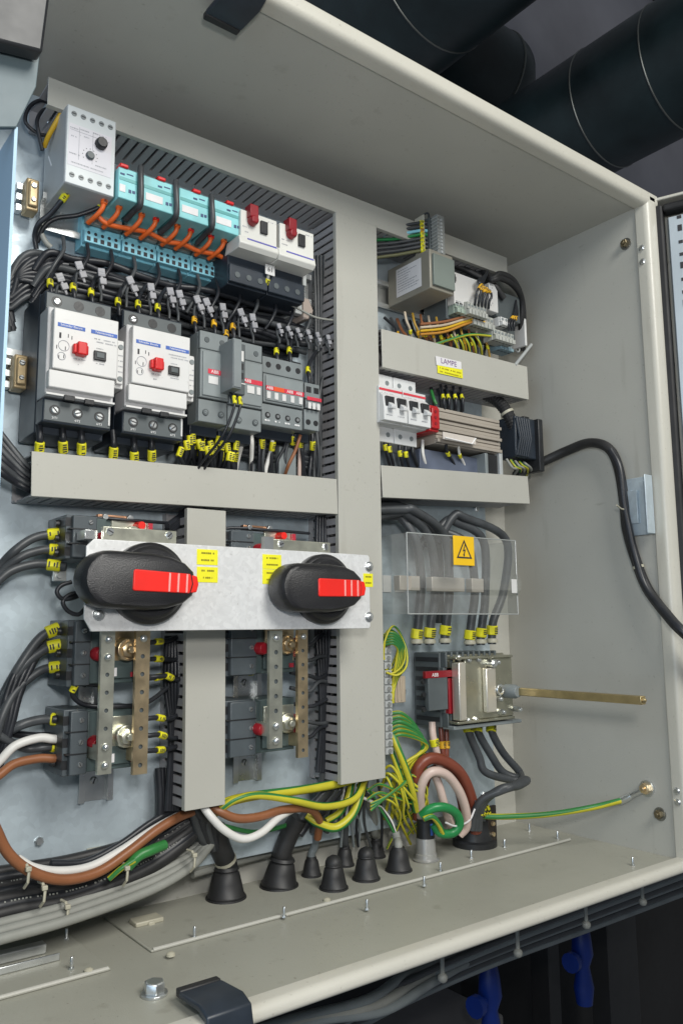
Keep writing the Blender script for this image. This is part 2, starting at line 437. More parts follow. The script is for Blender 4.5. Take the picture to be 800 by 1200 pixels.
for i, (px, py) in enumerate(studs):
    z0 = ZF+2.2; p = PZ(px, py, z0)
    if i == 10: z0 = ZF
    q = MB(); q.rings((p[0], p[1], z0), (p[0], p[1], z0+9), [(0, 1.3), (.93, 1.3), (1, .9)], 10)
    q.rings((p[0], p[1], z0), (p[0], p[1], z0+1.5), [(0, 2.4), (1, 2.2)], 6)
    tag(q.build('threaded_stud', ZB, None), 'small threaded stud standing on the cabinet floor along the gland plates', 'stud', 'threaded studs on the cabinet floor')
for px, py in ((104, 1139), (200, 1120), (383, 1056)):
    p = PZ(px, py, ZF+2); q = MB(); q.rings((p[0], p[1], ZF+2), (p[0], p[1], ZF+5), [(0, 3.6), (.6, 3.4), (1, 1.6)], 14)
    tag(q.build('plug_button', NYLON, None), 'small flat round plug in the painted cabinet floor', 'plug', 'round floor plugs')
p = PZ(181, 1166, ZF)
hb = thing('hex_bolt', 'large zinc hex bolt on the floor near the front lip', 'bolt', (p[0], p[1], ZF))
MB().rings((p[0], p[1], ZF), (p[0], p[1], ZF+2), [(0, 9.5), (1, 9.5)], 24).build('washer', ZB, hb, .3)
MB().rings((p[0], p[1], ZF+2), (p[0], p[1], ZF+9.5), [(0, 7.6), (.85, 7.6), (1, 6.6)], 6).build('head', ZB, hb, .4)
# black clamps gripping the rim
def clamp(label, x, z, sg):
    t = thing('rim_clamp', label, 'clamp', (x, 200, z))
    q = MB(); c = []
    x0, x1 = x-17, x+17
    pr = [(176, z-sg*4), (176, z-sg*8), (206, z-sg*10), (217, z-sg*6), (220, z+sg*6), (218, z+sg*20), (203, z+sg*22)]
    pr += [(203, z+sg*16), (214, z+sg*15), (214, z-sg*2), (205, z-sg*5)]
    n = len(pr)
    q.add([(e, d, h) for e in (x0, x1) for d, h in pr], [tuple(range(n)), tuple(range(n, 2*n))]+[(i, (i+1) % n, n+(i+1) % n, n+i) for i in range(n)])
    q.build('body', NAVY, t, 1.5, 3)
    MB().box(x-16, x+16, 170, 177, z-sg*3.2, z-sg*9).build('pad', RUBBER, t, 1)
    return t
clamp('black plastic clamp on the upper front rim', 300, ZC-2, 1)
clamp('black plastic clamp on the lower front rim', 291, ZF+2, -1)
# left flank: dark bracket and grey gusset above the pale blue side
p4 = [P(a, b, 212) for a, b in ((-40, 42), (48, 64), (44, 100), (21, 147), (-40, 147))]
q = MB(); q.prism([(a[0], a[2]) for a in p4], 206, 210); tag(q.build('steel_gusset', mat('dull_blue_steel', (.11, .15, .165), .5), None, .6), 'dull blue grey steel gusset at the upper left above the pale side', 'gusset')
p4 = [P(a, b, 225) for a, b in ((-60, -60), (66, -60), (58, 0), (50, 62), (-60, 34))]
q = MB(); q.prism([(a[0], a[2]) for a in p4], 214, 226); tag(q.build('dark_cover', mat('dark_cover_paint', (.02, .022, .025), .4), None, 2), 'dark cover plate hanging into the top left corner', 'cover')

# opened door at the right: rim, gasket, perforated strip
hinge = (XR+20, 205); dv = Vector((.385, .923)).normalized()   # (x, d)
nv = Vector((-dv[1], dv[0]))                                      # towards the inside of the door
def DT(p):     # local (u along door, w inside, z)
    return (hinge[0]+dv[0]*p[0]+nv[0]*p[1], hinge[1]+dv[1]*p[0]+nv[1]*p[1], p[2])
door = thing('cabinet_door', 'opened grey cabinet door with black gasket at the right edge', 'door', (hinge[0], hinge[1], ZF))
q = MB(); q.T = DT
q.box(0, 420, -22, -20, ZF-10, ZC+12); q.box(0, 3, -20, -6, ZF-10, ZC+12); q.box(4, 420, -20, 4, ZC+8, ZC+12); q.box(4, 420, -20, 4, ZF-10, ZF-6)
q.build('panel', PAINTL, door, 1.2)
q = MB(); q.T = DT
q.box(2, 14, -14, 5, ZF, ZC+2); q.box(14, 420, -14, 5, ZC-8, ZC+2)
q.build('gasket', GASKET, door, 3, 3)
q = MB(); q.T = DT; q.box(19, 46, -16, -2, ZF+20, ZC-14); q.box(46, 420, -16, -2, ZC-36, ZC-14)
q.build('profile', mat('pale_profile', (.50, .56, .60), .4, .2, var=.08), door, .8)
q = MB(); q.T = DT
for i in range(44): q.box(29, 34, -2, -1.6, ZF+60+i*16, ZF+64+i*16 + (4 if i % 3 == 0 else 0))
q.build('perforation', INK, door)

# ================================================================ SURROUNDINGS
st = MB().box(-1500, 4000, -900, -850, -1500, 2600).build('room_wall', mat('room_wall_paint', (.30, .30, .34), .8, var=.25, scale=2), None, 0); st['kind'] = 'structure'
st = MB().box(-1500, 4000, -400, -395, -1500, -285).build('lower_wall', NEARBLK, None, 0); st['kind'] = 'structure'
def pipe(label, a, b, r, rings, m=PIPE):
    t = thing('coated_pipe', label, 'pipe', a, 'dark pipes running above the cabinet')
    MB().rings(a, b, [(0, r), (1, r)], 48).build('tube', m, t, ang=60)
    A, Bv = Vector(a), Vector(b)
    for s in rings:
        c = A.lerp(Bv, s); dr = (Bv-A).normalized()
        MB().rings(c-dr*2.2, c+dr*2.2, [(0, r+.6), (.3, r+2), (.7, r+2), (1, r+.6)], 48).build('band', mat('pipe_band_metal', (.20, .21, .20), .4, .8), t, ang=60)
    return t
def far(px, py, k, d=100):   # a point k times as far from the lens as the plane d
    p = P(px, py, d); return (p[0]*k, DIST-(DIST-p[1])*k, p[2]*k)
def zc(p): return (p[0]*EX[2]+(DIST-p[1])*EY[2]+p[2]*EZ[2])
a = far(508, -28, 2.0); r = 90/F0*zc(a)
pipe('large dark coated pipe crossing above the middle of the cabinet', (a[0], a[1]-900, a[2]), (a[0], a[1]+900, a[2]), r, (.5, .86))
a = far(735, 112, 1.7); r = 72/F0*zc(a)
pipe('dark coated pipe with a bright band at the upper right', (a[0], a[1]-900, a[2]), (a[0], a[1]+760, a[2]), r, (.505, .62))
a = far(575, 92, 2.6); r = 52/F0*zc(a)
t = thing('pipe_elbow', 'dark pipe elbow with a thin seam between the two long pipes', 'pipe', a)
MB().ball(a, r, 32).build('elbow', PIPE, t, ang=80)
MB().rings((a[0]-500, a[1], a[2]), a, [(0, r), (1, r)], 32).build('tube', PIPE, t, ang=60)
MB().rings((a[0]-6, a[1], a[2]), (a[0], a[1], a[2]), [(0, r+1), (0.3, r+4), (.7, r+4), (1, r+1)], 40).build('seam', MATS['pipe_band_metal'], t)
a = far(625, 18, 3.0)
tag(MB().rings((a[0]-160, a[1], a[2]+90), (a[0]+130, a[1], a[2]-10), [(0, 40), (1, 40)], 20).build('rusty_pipe', RUST, None), 'reddish brown pipe stub high behind the dark pipes', 'pipe')
a = far(770, 20, 2.6)
tag(MB().box(a[0]-320, a[0]+900, a[1]-60, a[1]+60, a[2]-5, a[2]+160).build('ceiling_beam', NEARBLK, None, 3), 'dark beam crossing behind the right hand pipe', 'beam')
# underside of the cabinet
for i, (px, py) in enumerate(((518, 1132), (606, 1104), (686, 1072), (752, 1046))):
    p = P(px, py, 150); t = thing('hanging_stud', 'dull threaded stud hanging below the cabinet lip, %s' % ('furthest left', 'second from the left', 'second from the right', 'furthest right')[i], 'stud', (p[0], p[1], p[2]-22), 'studs hanging below the cabinet')
    MB().rings((p[0], p[1], p[2]-10), (p[0], p[1], ZF-12), [(0, 2), (1, 2)], 8).build('stem', GREYC, t)
    MB().ball((p[0], p[1], p[2]-10), 4.6).build('nut', GREYC, t)
for i, (px, py) in enumerate(((574, 1172), (682, 1122))):
    p = far(px, py, 1.2, 90); s_ = 1.25*.95
    t = thing('blue_valve', ('nearer' if i == 0 else 'farther')+' blue painted valve handle in the dark under the cabinet', 'valve', (p[0], p[1], p[2]-50))
    q = MB(); q.rings((p[0], p[1], p[2]-60), (p[0], p[1], p[2]+48), [(0, 11), (.2, 14), (.45, 9), (.6, 15), (.8, 13), (1, 9)], 14); q.build('body', BLUEV, t)
    q = MB(); q.rings((p[0]-34, p[1]+5, p[2]+2), (p[0], p[1], p[2]+2), [(0, 13), (.25, 13), (.3, 6), (1, 6)], 12); q.build('handle', BLUEV, t)
for i, (px, w) in enumerate(((722, 44), (640, 14), (556, 10))):
    p = far(px, 1180, 1.4, 40)
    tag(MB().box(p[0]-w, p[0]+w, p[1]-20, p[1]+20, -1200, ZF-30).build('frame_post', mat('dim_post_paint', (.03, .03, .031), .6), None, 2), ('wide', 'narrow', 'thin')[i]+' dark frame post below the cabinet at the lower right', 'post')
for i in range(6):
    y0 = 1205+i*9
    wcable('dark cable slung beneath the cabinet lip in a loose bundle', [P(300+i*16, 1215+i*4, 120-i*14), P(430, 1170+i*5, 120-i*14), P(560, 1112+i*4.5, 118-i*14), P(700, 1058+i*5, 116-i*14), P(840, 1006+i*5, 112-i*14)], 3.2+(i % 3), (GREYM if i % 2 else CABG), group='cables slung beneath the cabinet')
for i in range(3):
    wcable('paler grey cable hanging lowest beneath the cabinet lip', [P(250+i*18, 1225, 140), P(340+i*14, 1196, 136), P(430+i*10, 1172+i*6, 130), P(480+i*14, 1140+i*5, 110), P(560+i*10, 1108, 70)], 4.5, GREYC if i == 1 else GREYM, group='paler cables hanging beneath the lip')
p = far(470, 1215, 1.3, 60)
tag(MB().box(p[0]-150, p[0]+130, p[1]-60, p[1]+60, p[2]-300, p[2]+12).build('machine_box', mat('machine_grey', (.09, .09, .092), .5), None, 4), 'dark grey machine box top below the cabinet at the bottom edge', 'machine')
q = MB(); a = P(600, 1150, 80)
tag(MB().box(100, 1200, 40, 70, ZF-32, ZF-22).build('support_bar', mat('dim_bar_paint', (.05, .05, .05), .5), None, 1), 'dark support bar running just under the cabinet floor', 'bar')

# ================================================================ DUCTS
def duct(label, x0, z0, length, width, depth, tilt=0, vert=False, fing=('a', 'b'), pitch=9.6, fw=6.7, cov=True):
    """x0,z0: lower left corner of the front cover; runs along x (or z when vert)"""
    t = thing('cable_duct', label, 'cable duct', (x0, 0, z0), 'slotted plastic cable ducts')
    ct, st_ = math.cos(R_(tilt)), math.sin(R_(tilt))
    def T(p):      # p: (u along, d, v across)
        u, d, v = p
        X, Z = (v, u) if vert else (u, v)
        return (x0+X*ct-Z*st_, d, z0+X*st_+Z*ct)
    b = MB(); b.T = T
    b.box(0, length, .4, 1.8, 1, width-1)
    for s in fing:
        v0 = 1 if s == 'a' else width-2.5
        b.box(0, length, 1.8, 9, v0, v0+1.5)
        u = 2.0
        while u+fw < length:
            b.box(u, u+fw, 9, depth-7, v0, v0+1.5)
            b.box(u-1, u+fw+1, depth-7, depth-3, v0, v0+1.5)
            u += pitch
    b.build('body', DUCTB, t)
    if cov:
        c = MB(); c.T = T
        c.add([(0, depth-6, 0), (0, depth, 0), (0, depth, width), (0, depth-6, width), (0, depth-6, width-1), (0, depth-1.3, width-1), (0, depth-1.3, 1), (0, depth-6, 1)] +
              [(length, depth-6, 0), (length, depth, 0), (length, depth, width), (length, depth-6, width), (length, depth-6, width-1), (length, depth-1.3, width-1), (length, depth-1.3, 1), (length, depth-6, 1)],
              [tuple(range(8)), tuple(range(8, 16))]+[(i, (i+1) % 8, 8+(i+1) % 8, 8+i) for i in range(8)])
        c.build('cover', DUCTC, t, .5)
    t.rotation_euler = (0, 0, 0)
    return t
D = 55
duct('long top duct running under the cabinet ceiling', 196, 450.5, 594, 26, D, .1)
duct('tall vertical duct in the middle of the plate', 508, -155, 606, 58, D+.8, 0, True)
duct('horizontal duct below the two motor breakers on the left', 197, 107, 311, 37, D, 1.7)
duct('short vertical duct behind the handle plate on the left', 338.5, -157, 266, 40, D-1, .5, True)
duct('upper right horizontal duct carrying the white and yellow label', 572, 287, 250, 44.6, D, .9)
duct('lower right horizontal duct under the white circuit breakers', 569.5, 139.5, 246, 35.5, D, 3.2)
# small caption on the upper right duct
t = thing('duct_label', 'white and yellow name label on the upper right duct', 'label', P(526, 436, D+1))
q = MB(); a, b_, c_, d_ = [P(*k, D+1.2) for k in ((510, 417), (540, 424), (540.5, 433), (511, 427.5))]
q.add([a, b_, c_, d_], [(0,1,2,3)]); q.build('white_strip', PAPER, t)
q = MB(); a2, b2, c2, d2 = [P(*k, D+1.0) for k in ((512, 427), (541.5, 432.5), (542, 443.5), (512.5, 437))]
q.add([a2, b2, c2, d2], [(0,1,2,3)]); q.build('yellow_strip', YELLOW, t)
cx = [(a[i]+c_[i])/2 for i in range(3)]; text('LAMPE', (cx[0], D+1.4, cx[2]), 9.0, mat('violet_ink', (.16, .07, .22), .5), t, sx=1.0)
for k in range(2): scribble(t, a2[0]+4, b2[0]-3, D+1.3, (a2[2]+d2[2])/2+1.8-4.2*k, 1.6, mat('olive_ink', (.35, .28, .01), .5))

# ================================================================ RAILS
def rail(label, x0, x1, z, d=0, lift=0):
    b = MB(); d0 = lift
    pr = [(d0+0, z-13.5), (d0+1, z-13.5), (d0+1, z-12.5), (d0+6.5, z-12.5), (d0+6.5, z-17.5), (d0+7.5, z-17.5), (d0+7.5, z-11.5), (d0+1, z-11.5)]
    pr = [(d0+7.5, z-17.5), (d0+7.5, z-11.5), (d0+1, z-11.5), (d0+1, z+11.5), (d0+7.5, z+11.5), (d0+7.5, z+17.5), (d0+6.5, z+17.5), (d0+6.5, z+12.5), (d0+0, z+12.5), (d0+0, z-12.5), (d0+6.5, z-12.5), (d0+6.5, z-17.5)]
    b.prism(pr, x0, x1, 'dz'); return tag(b.build('din_rail', ZB, None), label, 'rail', 'steel mounting rails')
rail('steel rail carrying the timer, relays and small motor breakers', 206, 500, 371, 0, 13)
rail('steel rail carrying the large motor breakers and contactors', 182, 486, 225)
rail('steel rail carrying the power supply at the upper right', 560, 812, 400)
rail('steel rail carrying the white circuit breakers at the right', 560, 775, 246)
rail('steel rail carrying the earth terminal strip', 552, 640, -60)

# ================================================================ ROW 1
# timer relay
def timer():
    x0, x1, z0, z1, d = 209, 253, 377, 449.5, 68
    t = thing('timer_relay', 'pale grey timer relay with black dial at the upper left', 'relay', (x0, 8, z0))
    B(t, 'housing', GREYL, x0, x1, 8, d-1.2, z0, z1, 1)
    B(t, 'front_plate', mat('pale_front', (.56, .60, .61), .4), x0+.4, x1-.4, d-1.2, d, z0+.4, z1-.4, .6)
    B(t, 'scale_label', mat('violet_paper', (.63, .62, .66), .5), x0+2, x1-4, d, d+.25, z0+17, z1-17, 0)
    s = MB()
    for zz in (z1-7.5, z0+8.5):
        for k in range(5):
            x = x0+6+k*8.1
            s.rings((x, d-.2, zz), (x, d+.5, zz), [(0, 2.5), (1, 2.3)], 14, 0)
            s.box(x-1.8, x+1.8, d+.5, d+.7, zz-.4, zz+.4, 1)
    s.build('terminal_screw', [GREYM, INK], t)
    k = MB(); k.rings((x0+30, d, z0+45), (x0+30, d+6, z0+45), [(0, 5.4), (.85, 5.0), (1, 4.2)], 10); k.build('dial', BLACKP, t, .3)
    k = MB(); k.rings((x0+21, d, z0+31), (x0+21, d+3, z0+31), [(0, 3.9), (.8, 3.6), (1, 3)], 12)
    for i in range(9):
        a = R_(-30+i*30); cx_, cz_ = x0+21, z0+31
        k.box(cx_+math.cos(a)*6.5-.35, cx_+math.cos(a)*6.5+.35, d+.2, d+.5, cz_+math.sin(a)*6.5-.35, cz_+math.sin(a)*6.5+.35)
    k.build('small_dial', GREYD, t)
    for i, (xx, ww) in enumerate(((3, 7), (12, 9), (23, 12), (3, 6), (12, 8), (3, 9), (26, 10), (5, 28))):
        scribble(t, x0+xx, x0+xx+ww, d+.35, z0+[51.5, 52.5, 53.5, 44, 47, 28, 24, 20][i], 1.1, INKG)
    q = MB()
    for xx in (11, 23): q.box(x0+xx, x0+xx+.3, d+.26, d+.4, z0+24, z0+54)
    q.box(x0+3, x0+38, d+.26, d+.4, z0+49.6, z0+49.9); q.build('printed_line', INKG, t)
    q = MB(); q.add([(x0-.15, 30, z0+32), (x0-.15, 33, z0+32), (x0-.15, 22, z0+47), (x0-.15, 20, z0+46)], [(0,1,2,3)]); q.build('scratch', WHITEI, t)
timer()
# interface relays on blue sockets
for i in range(4):
    x0 = 241.5+i*35.6; x1 = x0+30.5; z0, z1 = 375.5, 404.5
    lab = ('teal relay module beside the timer relay, leftmost of four', 'teal relay module second from the timer relay', 'teal relay module third from the timer relay', 'teal relay module next to the small motor breakers')[i]
    t = thing('interface_relay', lab, 'relay', (x0, 8, 350), 'teal relay modules on blue sockets')
    q = MB(); q.box(x0-1, x0+34, 8, 24, 346, 398); q.box(x0+.5, x1+2, 24, 34, 376, 402); q.build('socket', BLUES, t, .6)
    q = MB(); q.box(x0-.6, x0+33.8, 24, 31, 348, 360); q.box(x0-.6, x0+33.8, 24, 27.5, 360, 366); q.build('terminal_block', BLUES, t, .6)
    q = MB()
    for k in range(5):
        q.box(x0+1.5+k*6.4, x0+5+k*6.4, 31, 31.2, 349.5, 353.5, 0); q.rings((x0+3.2+k*6.4, 31, 357), (x0+3.2+k*6.4, 31.3, 357), [(0, 1.6), (1, 1.5)], 10, 0)
    q.build('clamp_opening', INK, t)
    q = MB(); q.box(x0 if i else 254, x1, 30, 74, z0, z1)
    q.build('relay_body', mat('relay_teal', (.22, .55, .58), .4, var=.2, scale=45), t, .8)
    B(t, 'white_label', PAPER, (x0+2.5 if i else 255), x0+19, 74, 74.5, z0+6, z0+13, .2)
    B(t, 'indicator_strip', TEAL, (x0+1 if i else 255), x1-1, 74, 74.4, z0+17, z0+20, 0)
    q = MB(); q.box(x0+13, x0+21, 66, 76, z1-.5, z1+3.0); q.build('test_button', RED, t, 1)
    q = MB(); q.box(x0+22, x0+24.5, 74, 74.4, z0+7, z0+10, 0); q.box(x0+25.5, x0+28, 74, 74.4, z0+7.5, z0+10, 0); q.box(x0+14, x0+18, 74, 74.4, z0+22, z0+23.6); q.box(x0+20, x0+26, 74, 74.3, z0+23.5, z0+24.5)
    q.build('printed_mark', mat('navy_ink', (.03, .06, .16), .5), t)
    B(t, 'socket_shelf', mat('shelf_beige', (.34, .31, .27), .5), x0, x0+33.5, 27.6, 33, 366, 376, .4)
for i in range(4):
    x0 = 241.5+i*35.6
    for k in (0, 1):
        xx = x0+6+k*14
        wcable('orange jumper wire rising to teal relay', [(xx-7, 40, 361), (xx-4, 50, 364), (xx-1, 56, 369), (xx, 58, 374), (xx+.4, 58, 380)], 2.2, ORANGE, 'wire', 'jumper_wire', 'orange jumper wires along the relay sockets', marks=(.86,), mk=REDH if (i*2+k) in (3, 5, 6) else ORANGE, mlen=5)
wcable('long orange link wire sagging along all four relay sockets', [P(x, y, 46) for x, y in ((112, 250), (125, 262), (150, 268), (172, 272), (195, 283), (214, 286), (232, 294), (252, 298), (264, 303))], 2.4, ORANGE, 'wire', 'jumper_wire')
for i, pts in enumerate((((165, 200), (165, 238), (158, 246), (147, 258)), ((206, 217), (207, 250), (200, 262), (187, 273)), ((248, 233), (249, 264), (242, 273), (231, 285)))):
    wcable('dark grey flat cable between teal relays, %s' % ('nearest the timer', 'middle one of three', 'nearest the motor breakers')[i], [P(pts[0][0], pts[0][1]-3, 60)]+[P(x, y, d) for (x, y), d in zip(pts, (76, 76, 60, 45))], 2.7, CABG, 'cable', 'relay_cable', 'dark cables between the teal relays')
# small motor breakers (white with dark red knob)
def small_breaker(x0, lab):
    x1 = x0+44.5; t = thing('motor_breaker', lab, 'motor breaker', (x0, 8, 330), 'small white motor breakers')
    q = MB(); q.box(x0+.5, x1-.5, 8, 58, 332, 404); q.box(x0+.5, x1-.5, 58, 62, 334, 352); q.build('base', NAVY, t, .8)
    q = MB(); q.box(x0+3, x1, 56, 78, 374, 402); q.prism([(52, 362), (78, 362), (82, 366), (80, 374), (56, 374)], x0, x1, 'dz'); q.build('front_cover', mat('warm_white', (.66, .66, .62), .38), t, .9)
    q = MB(); q.rings((x0+15, 78, 392), (x0+15, 86, 392), [(0, 5.2), (.7, 4.8), (1, 3.8)], 12); q.box(x0+9.5, x0+19, 74, 85, 394, 407); q.build('red_knob', DRED, t, .8)
    B(t, 'black_button', BLACKP, x0+24.5, x0+32.5, 78, 80.5, 383, 396, .5)
    B(t, 'violet_stripe', mat('violet_stripe_ink', (.12, .12, .42), .5), x0+9, x1-2, 80.6, 81.0, 371.2, 372.6, 0)
    scribble(t, x0+5, x0+14, 78.2, 385, 1.1, INKG); scribble(t, x0+5, x0+12, 78.2, 380, 1.1, INKG)
    scribble(t, x0+34, x0+43, 78.2, 398, 1.0, INKG)
    q = MB()
    for k in range(3):
        q.rings((x0+9+k*13, 57.8, 342), (x0+9+k*13, 62.6, 342), [(0, 3.2), (1, 3.0)], 12, 0)
    q.build('terminal_screw', GREYD, t)
small_breaker(372.5, 'small white motor breaker with dark red knob beside the relays')
small_breaker(417.5, 'small white motor breaker with dark red knob near the tall duct')
t = thing('wire_flag', 'white flag label with number 61 hanging below the small breakers', 'flag label', P(316, 322, 66))
a, b_ = P(311, 309, 66), P(322, 324, 66); MB().box(a[0], b_[0], 65.4, 66.2, b_[2], a[2]).build('tag', WHITEP, t, .3)
text('61', ((a[0]+b_[0])/2, 66.5, (a[2]+b_[2])/2), 6.5, INK, t)
cable('grey wire with yellow ferrule under the number flag', [(327, 306, 62), (316, 318, 64), (312, 332, 60), (300, 346, 45)], 1.7, GREYC, 'wire', 'wire', marks=(.62,), mlen=6)
# rail end parts
t = thing('end_clamp', 'grey and beige end clamp on the top rail beside the tall duct', 'end clamp', (466, 8, 325))
MB().box(465, 474, 8, 40, 330, 358).build('body', GREYL, t, 1)
q = MB(); q.prism([(474, 324), (484, 327), (487, 337), (481, 349), (474, 348)], 14, 42, 'xz'); q.build('clamp_foot', mat('beige_clamp', (.36, .30, .26), .5), t, 1)
MB().box(468, 472.5, 7, 50, 358, 388).build('riser', GREYL, t, .5)
def brass_clamp(px, py, lab):
    a = P(px, py, 22); t = thing('end_clamp', lab, 'end clamp', (a[0], 0, a[2]-14), 'brass coloured rail end clamps')
    x, z = a[0], a[2]
    q = MB(); q.box(x-5.5, x+5.5, 8, 24, z-15, z+15); q.box(x-4, x+4, 24, 27, z-12, z+12); q.build('body', mat('aged_beige', (.42, .32, .18), .38, .4, var=.2, scale=70), t, 1.4)
    q = MB(); q.box(x-11, x-5.5, 6, 14, z-13, z-7); q.box(x-11, x-5.5, 6, 14, z-3, z+3); q.box(x-11, x-5.5, 6, 14, z+7, z+13); q.build('jaw', ZB, t, .4)
    q = MB(); slotscrew(q, x, 27, z+7, 2.6, 0, 1); slotscrew(q, x, 27, z-6, 2.2, 0, 1); q.build('screw', [ZB, INK], t)
brass_clamp(38, 229, 'brass coloured end clamp below the timer relay')
brass_clamp(24, 436, 'brass coloured end clamp left of the large motor breaker')
# ================================================================ ROW 2
def big_breaker(x0, lab, n):
    x1 = x0+57; t = thing('motor_breaker', lab, 'motor breaker', (x0, 8, 165), 'large white motor breakers')
    q = MB(); q.box(x0-.5, x1+.5, 8, 52, 160, 280); q.box(x0, x1, 50, 70, 166, 186)
    q.box(x0, x1, 50, 64, 262, 279)
    q.build('base', NAVY, t, 1.2)
    q = MB()
    q.box(x0+1, x1-1, 70, 70.9, 167.5, 184.5); q.box(x0+1, x1-1, 64, 64.9, 263.5, 277.5)
    q.build('terminal_cover', GREYD, t, .4)
    q = MB(); q.box(x0, x1, 52, 74, 187, 262)
    q.build('body_shell', mat('grey_white', (.52, .52, .53), .4), t, 1.2)
    q = MB(); q.box(x0+2.5, x1-.4, 74, 82, 208, 259); q.box(x0+.5, x1-2, 74, 81, 192.5, 207); q.build('front_cover', WHITEP, t, .9)
    for sx0, sx1 in ((x0+5.5, x0+28), (x0+33, x0+55.5)):
        B(t, 'blue_strip', BLUEI, sx0, sx1, 82, 82.35, 243.6, 246.8, 0)
    text('Schneider Electric', (x0+16.7, 82.5, 245.2), 2.5, WHITEI, t); text('Telemecanique', (x0+44.2, 82.5, 245.2), 2.6, WHITEI, t)
    q = MB(); q.box(x0+17.5, x0+30, 82, 87, 222.5, 230.5); q.box(x0+20, x0+28, 82, 90, 221, 232); q.build('red_knob', RED, t, 1.2, 3)
    q = MB(); q.box(x0+35.5, x0+46, 82, 84.2, 221, 229); q.build('black_button', BLACKP, t, .6)
    q = MB(); q.box(x0+37.5, x0+44, 84.2, 84.8, 223, 227.4); q.build('button_face', GREYD, t, .3)
    for xx, w, zz, h in ((36, 18, 239.5, .9), (38, 17, 237, .9), (19, 10, 219, 1), (38, 8, 218.5, .9), (38, 6, 231.5, .8), (22, 3, 214.5, 1)):
        scribble(t, x0+xx, x0+xx+w, 82.3, zz, h, INKG)
    q = MB()
    q.box(x0+7, x0+8.6, 82.1, 82.4, 234, 238.5)
    for xx, zz in ((14, 237), (17, 236), (12, 226), (7, 218), (11, 219), (5, 226)): q.box(x0+xx, x0+xx+.6, 82.1, 82.3, zz-1.5, zz+1.5)
    q.build('printed_mark', INK, t)
    q = MB(); q.torus((x0+11, 82.1, 228), 4.4, .3, n=20, k=4); q.torus((x0+9.5, 82.1, 219), 3.2, .3, n=16, k=4); q.build('printed_circle', INKG, t)
    q = MB(); q.box(x0, x1, 70, 77.5, 187.2, 189); q.build('edge_lip', WHITEP, t, .3)
    q = MB(); q.box(x0+14, x0+23, 76, 79, 184, 188.6); q.box(x0+31, x0+39, 76, 79, 183.5, 188); q.build('latch', BLACKP, t, .6)
    q = MB()
    for k, xx in enumerate((9.5, 28, 46.5)):
        q.rings((x0+xx, 70.6, 176.5), (x0+xx, 71.2, 176.5), [(0, 4.6), (1, 4.4)], 16, 2)
        slotscrew(q, x0+xx, 70.8, 176.5, 3.2, 0, 1); q.rings((x0+xx, 64.6, 271), (x0+xx, 65.1, 271), [(0, 4.6), (1, 4.4)], 16, 2)
        if k == 0: slotscrew(q, x0+xx, 64.8, 271, 3.0, 0, 1)
    q.build('terminal_screw', [ZB, INK, BLACKP], t)
    for xx, s in ((9.5, '2/T1'), (28, '4/T2'), (46.5, '6/T3')): text(s, (x0+xx, 71.2, 170), 2.6, WHITEI, t)
    q = MB(); q.box(x1-3, x1-1.6, 70, 72, 170, 186); q.build('edge_lip', WHITEP, t)
    a = MB(); a.box(x1+.3, x1+8.6, 30, 73, 203, 246); a.box(x1+1, x1+6.8, 73, 77, 206, 243); a.build('side_contact', WHITEP, t, 1)
    q = MB(); q.rings((x1+4, 77, 238.5), (x1+4, 77.8, 238.5), [(0, 2.4), (1, 2.2)], 12); q.rings((x1+4, 77, 210.5), (x1+4, 77.8, 210.5), [(0, 2.4), (1, 2.2)], 12); q.build('contact_screw', GREYM, t)
    for k in range(4): scribble(t, x1+2, x1+6, 77.3, 231-k*4.8, 1.0, INKG)
big_breaker(198.5, 'large white motor breaker with red knob at the far left', 1)
big_breaker(265.5, 'large white motor breaker with red knob beside the grey contactors', 2)

REDI = mat('red_ink_strip', (.62, .03, .06), .45, var=.15, scale=120)
def contactor(x0, x1, z0, z1, d, lab, win, name='contactor', logo=True, top=True):
    t = thing(name, lab, 'contactor', (x0, 8, z0), 'grey contactors')
    zm = (z0+z1)/2
    q = MB(); q.box(x0+.6, x1-.6, 8, d-22, z0-9, z1+2); q.build('base', NAVY, t, .8)
    q = MB(); q.box(x0, x1, d-26, d-8, z0, z1); q.box(x0, x1, d-8, d-1.5, z0+22, z1-18); q.box(x0, x1, d-8, d-4, z0, z0+21.2); q.box(x0, x1, d-8, d-3, z1-17, z1); q.build('housing', GREYM, t, .8)
    q = MB(); q.box(x0+2, x1-2, d-1.5, d, z0+24, z1-20); q.build('front_panel', mat('grey_front', (.235, .265, .27), .42, var=.08, scale=60), t, .6)
    return t
A = contactor(337, 366.5, 187, 273, 75, 'grey contactor directly right of the white breakers', 1)
B(A, 'red_strip', REDI, 344, 359, 75, 75.3, 232, 236.5, 0); text('ABB', (351, 75.5, 234.2), 4.4, WHITEI, A)
B(A, 'indicator_window', WHITEP, 344.5, 354.5, 75, 75.6, 222.5, 230, .3)
Bc = contactor(367.5, 404, 185.5, 271, 75, 'grey contactor second from the white breakers', 1)
B(Bc, 'red_strip', REDI, 378, 402.5, 75, 75.3, 230, 234.5, 0); text('ABB', (386, 75.5, 232.2), 4.4, WHITEI, Bc)
B(Bc, 'indicator_window', WHITEP, 385.5, 393.5, 75, 75.7, 220.5, 228, .3); B(Bc, 'indicator_window', WHITEP, 396, 400.5, 75, 75.7, 220.5, 228, .3)
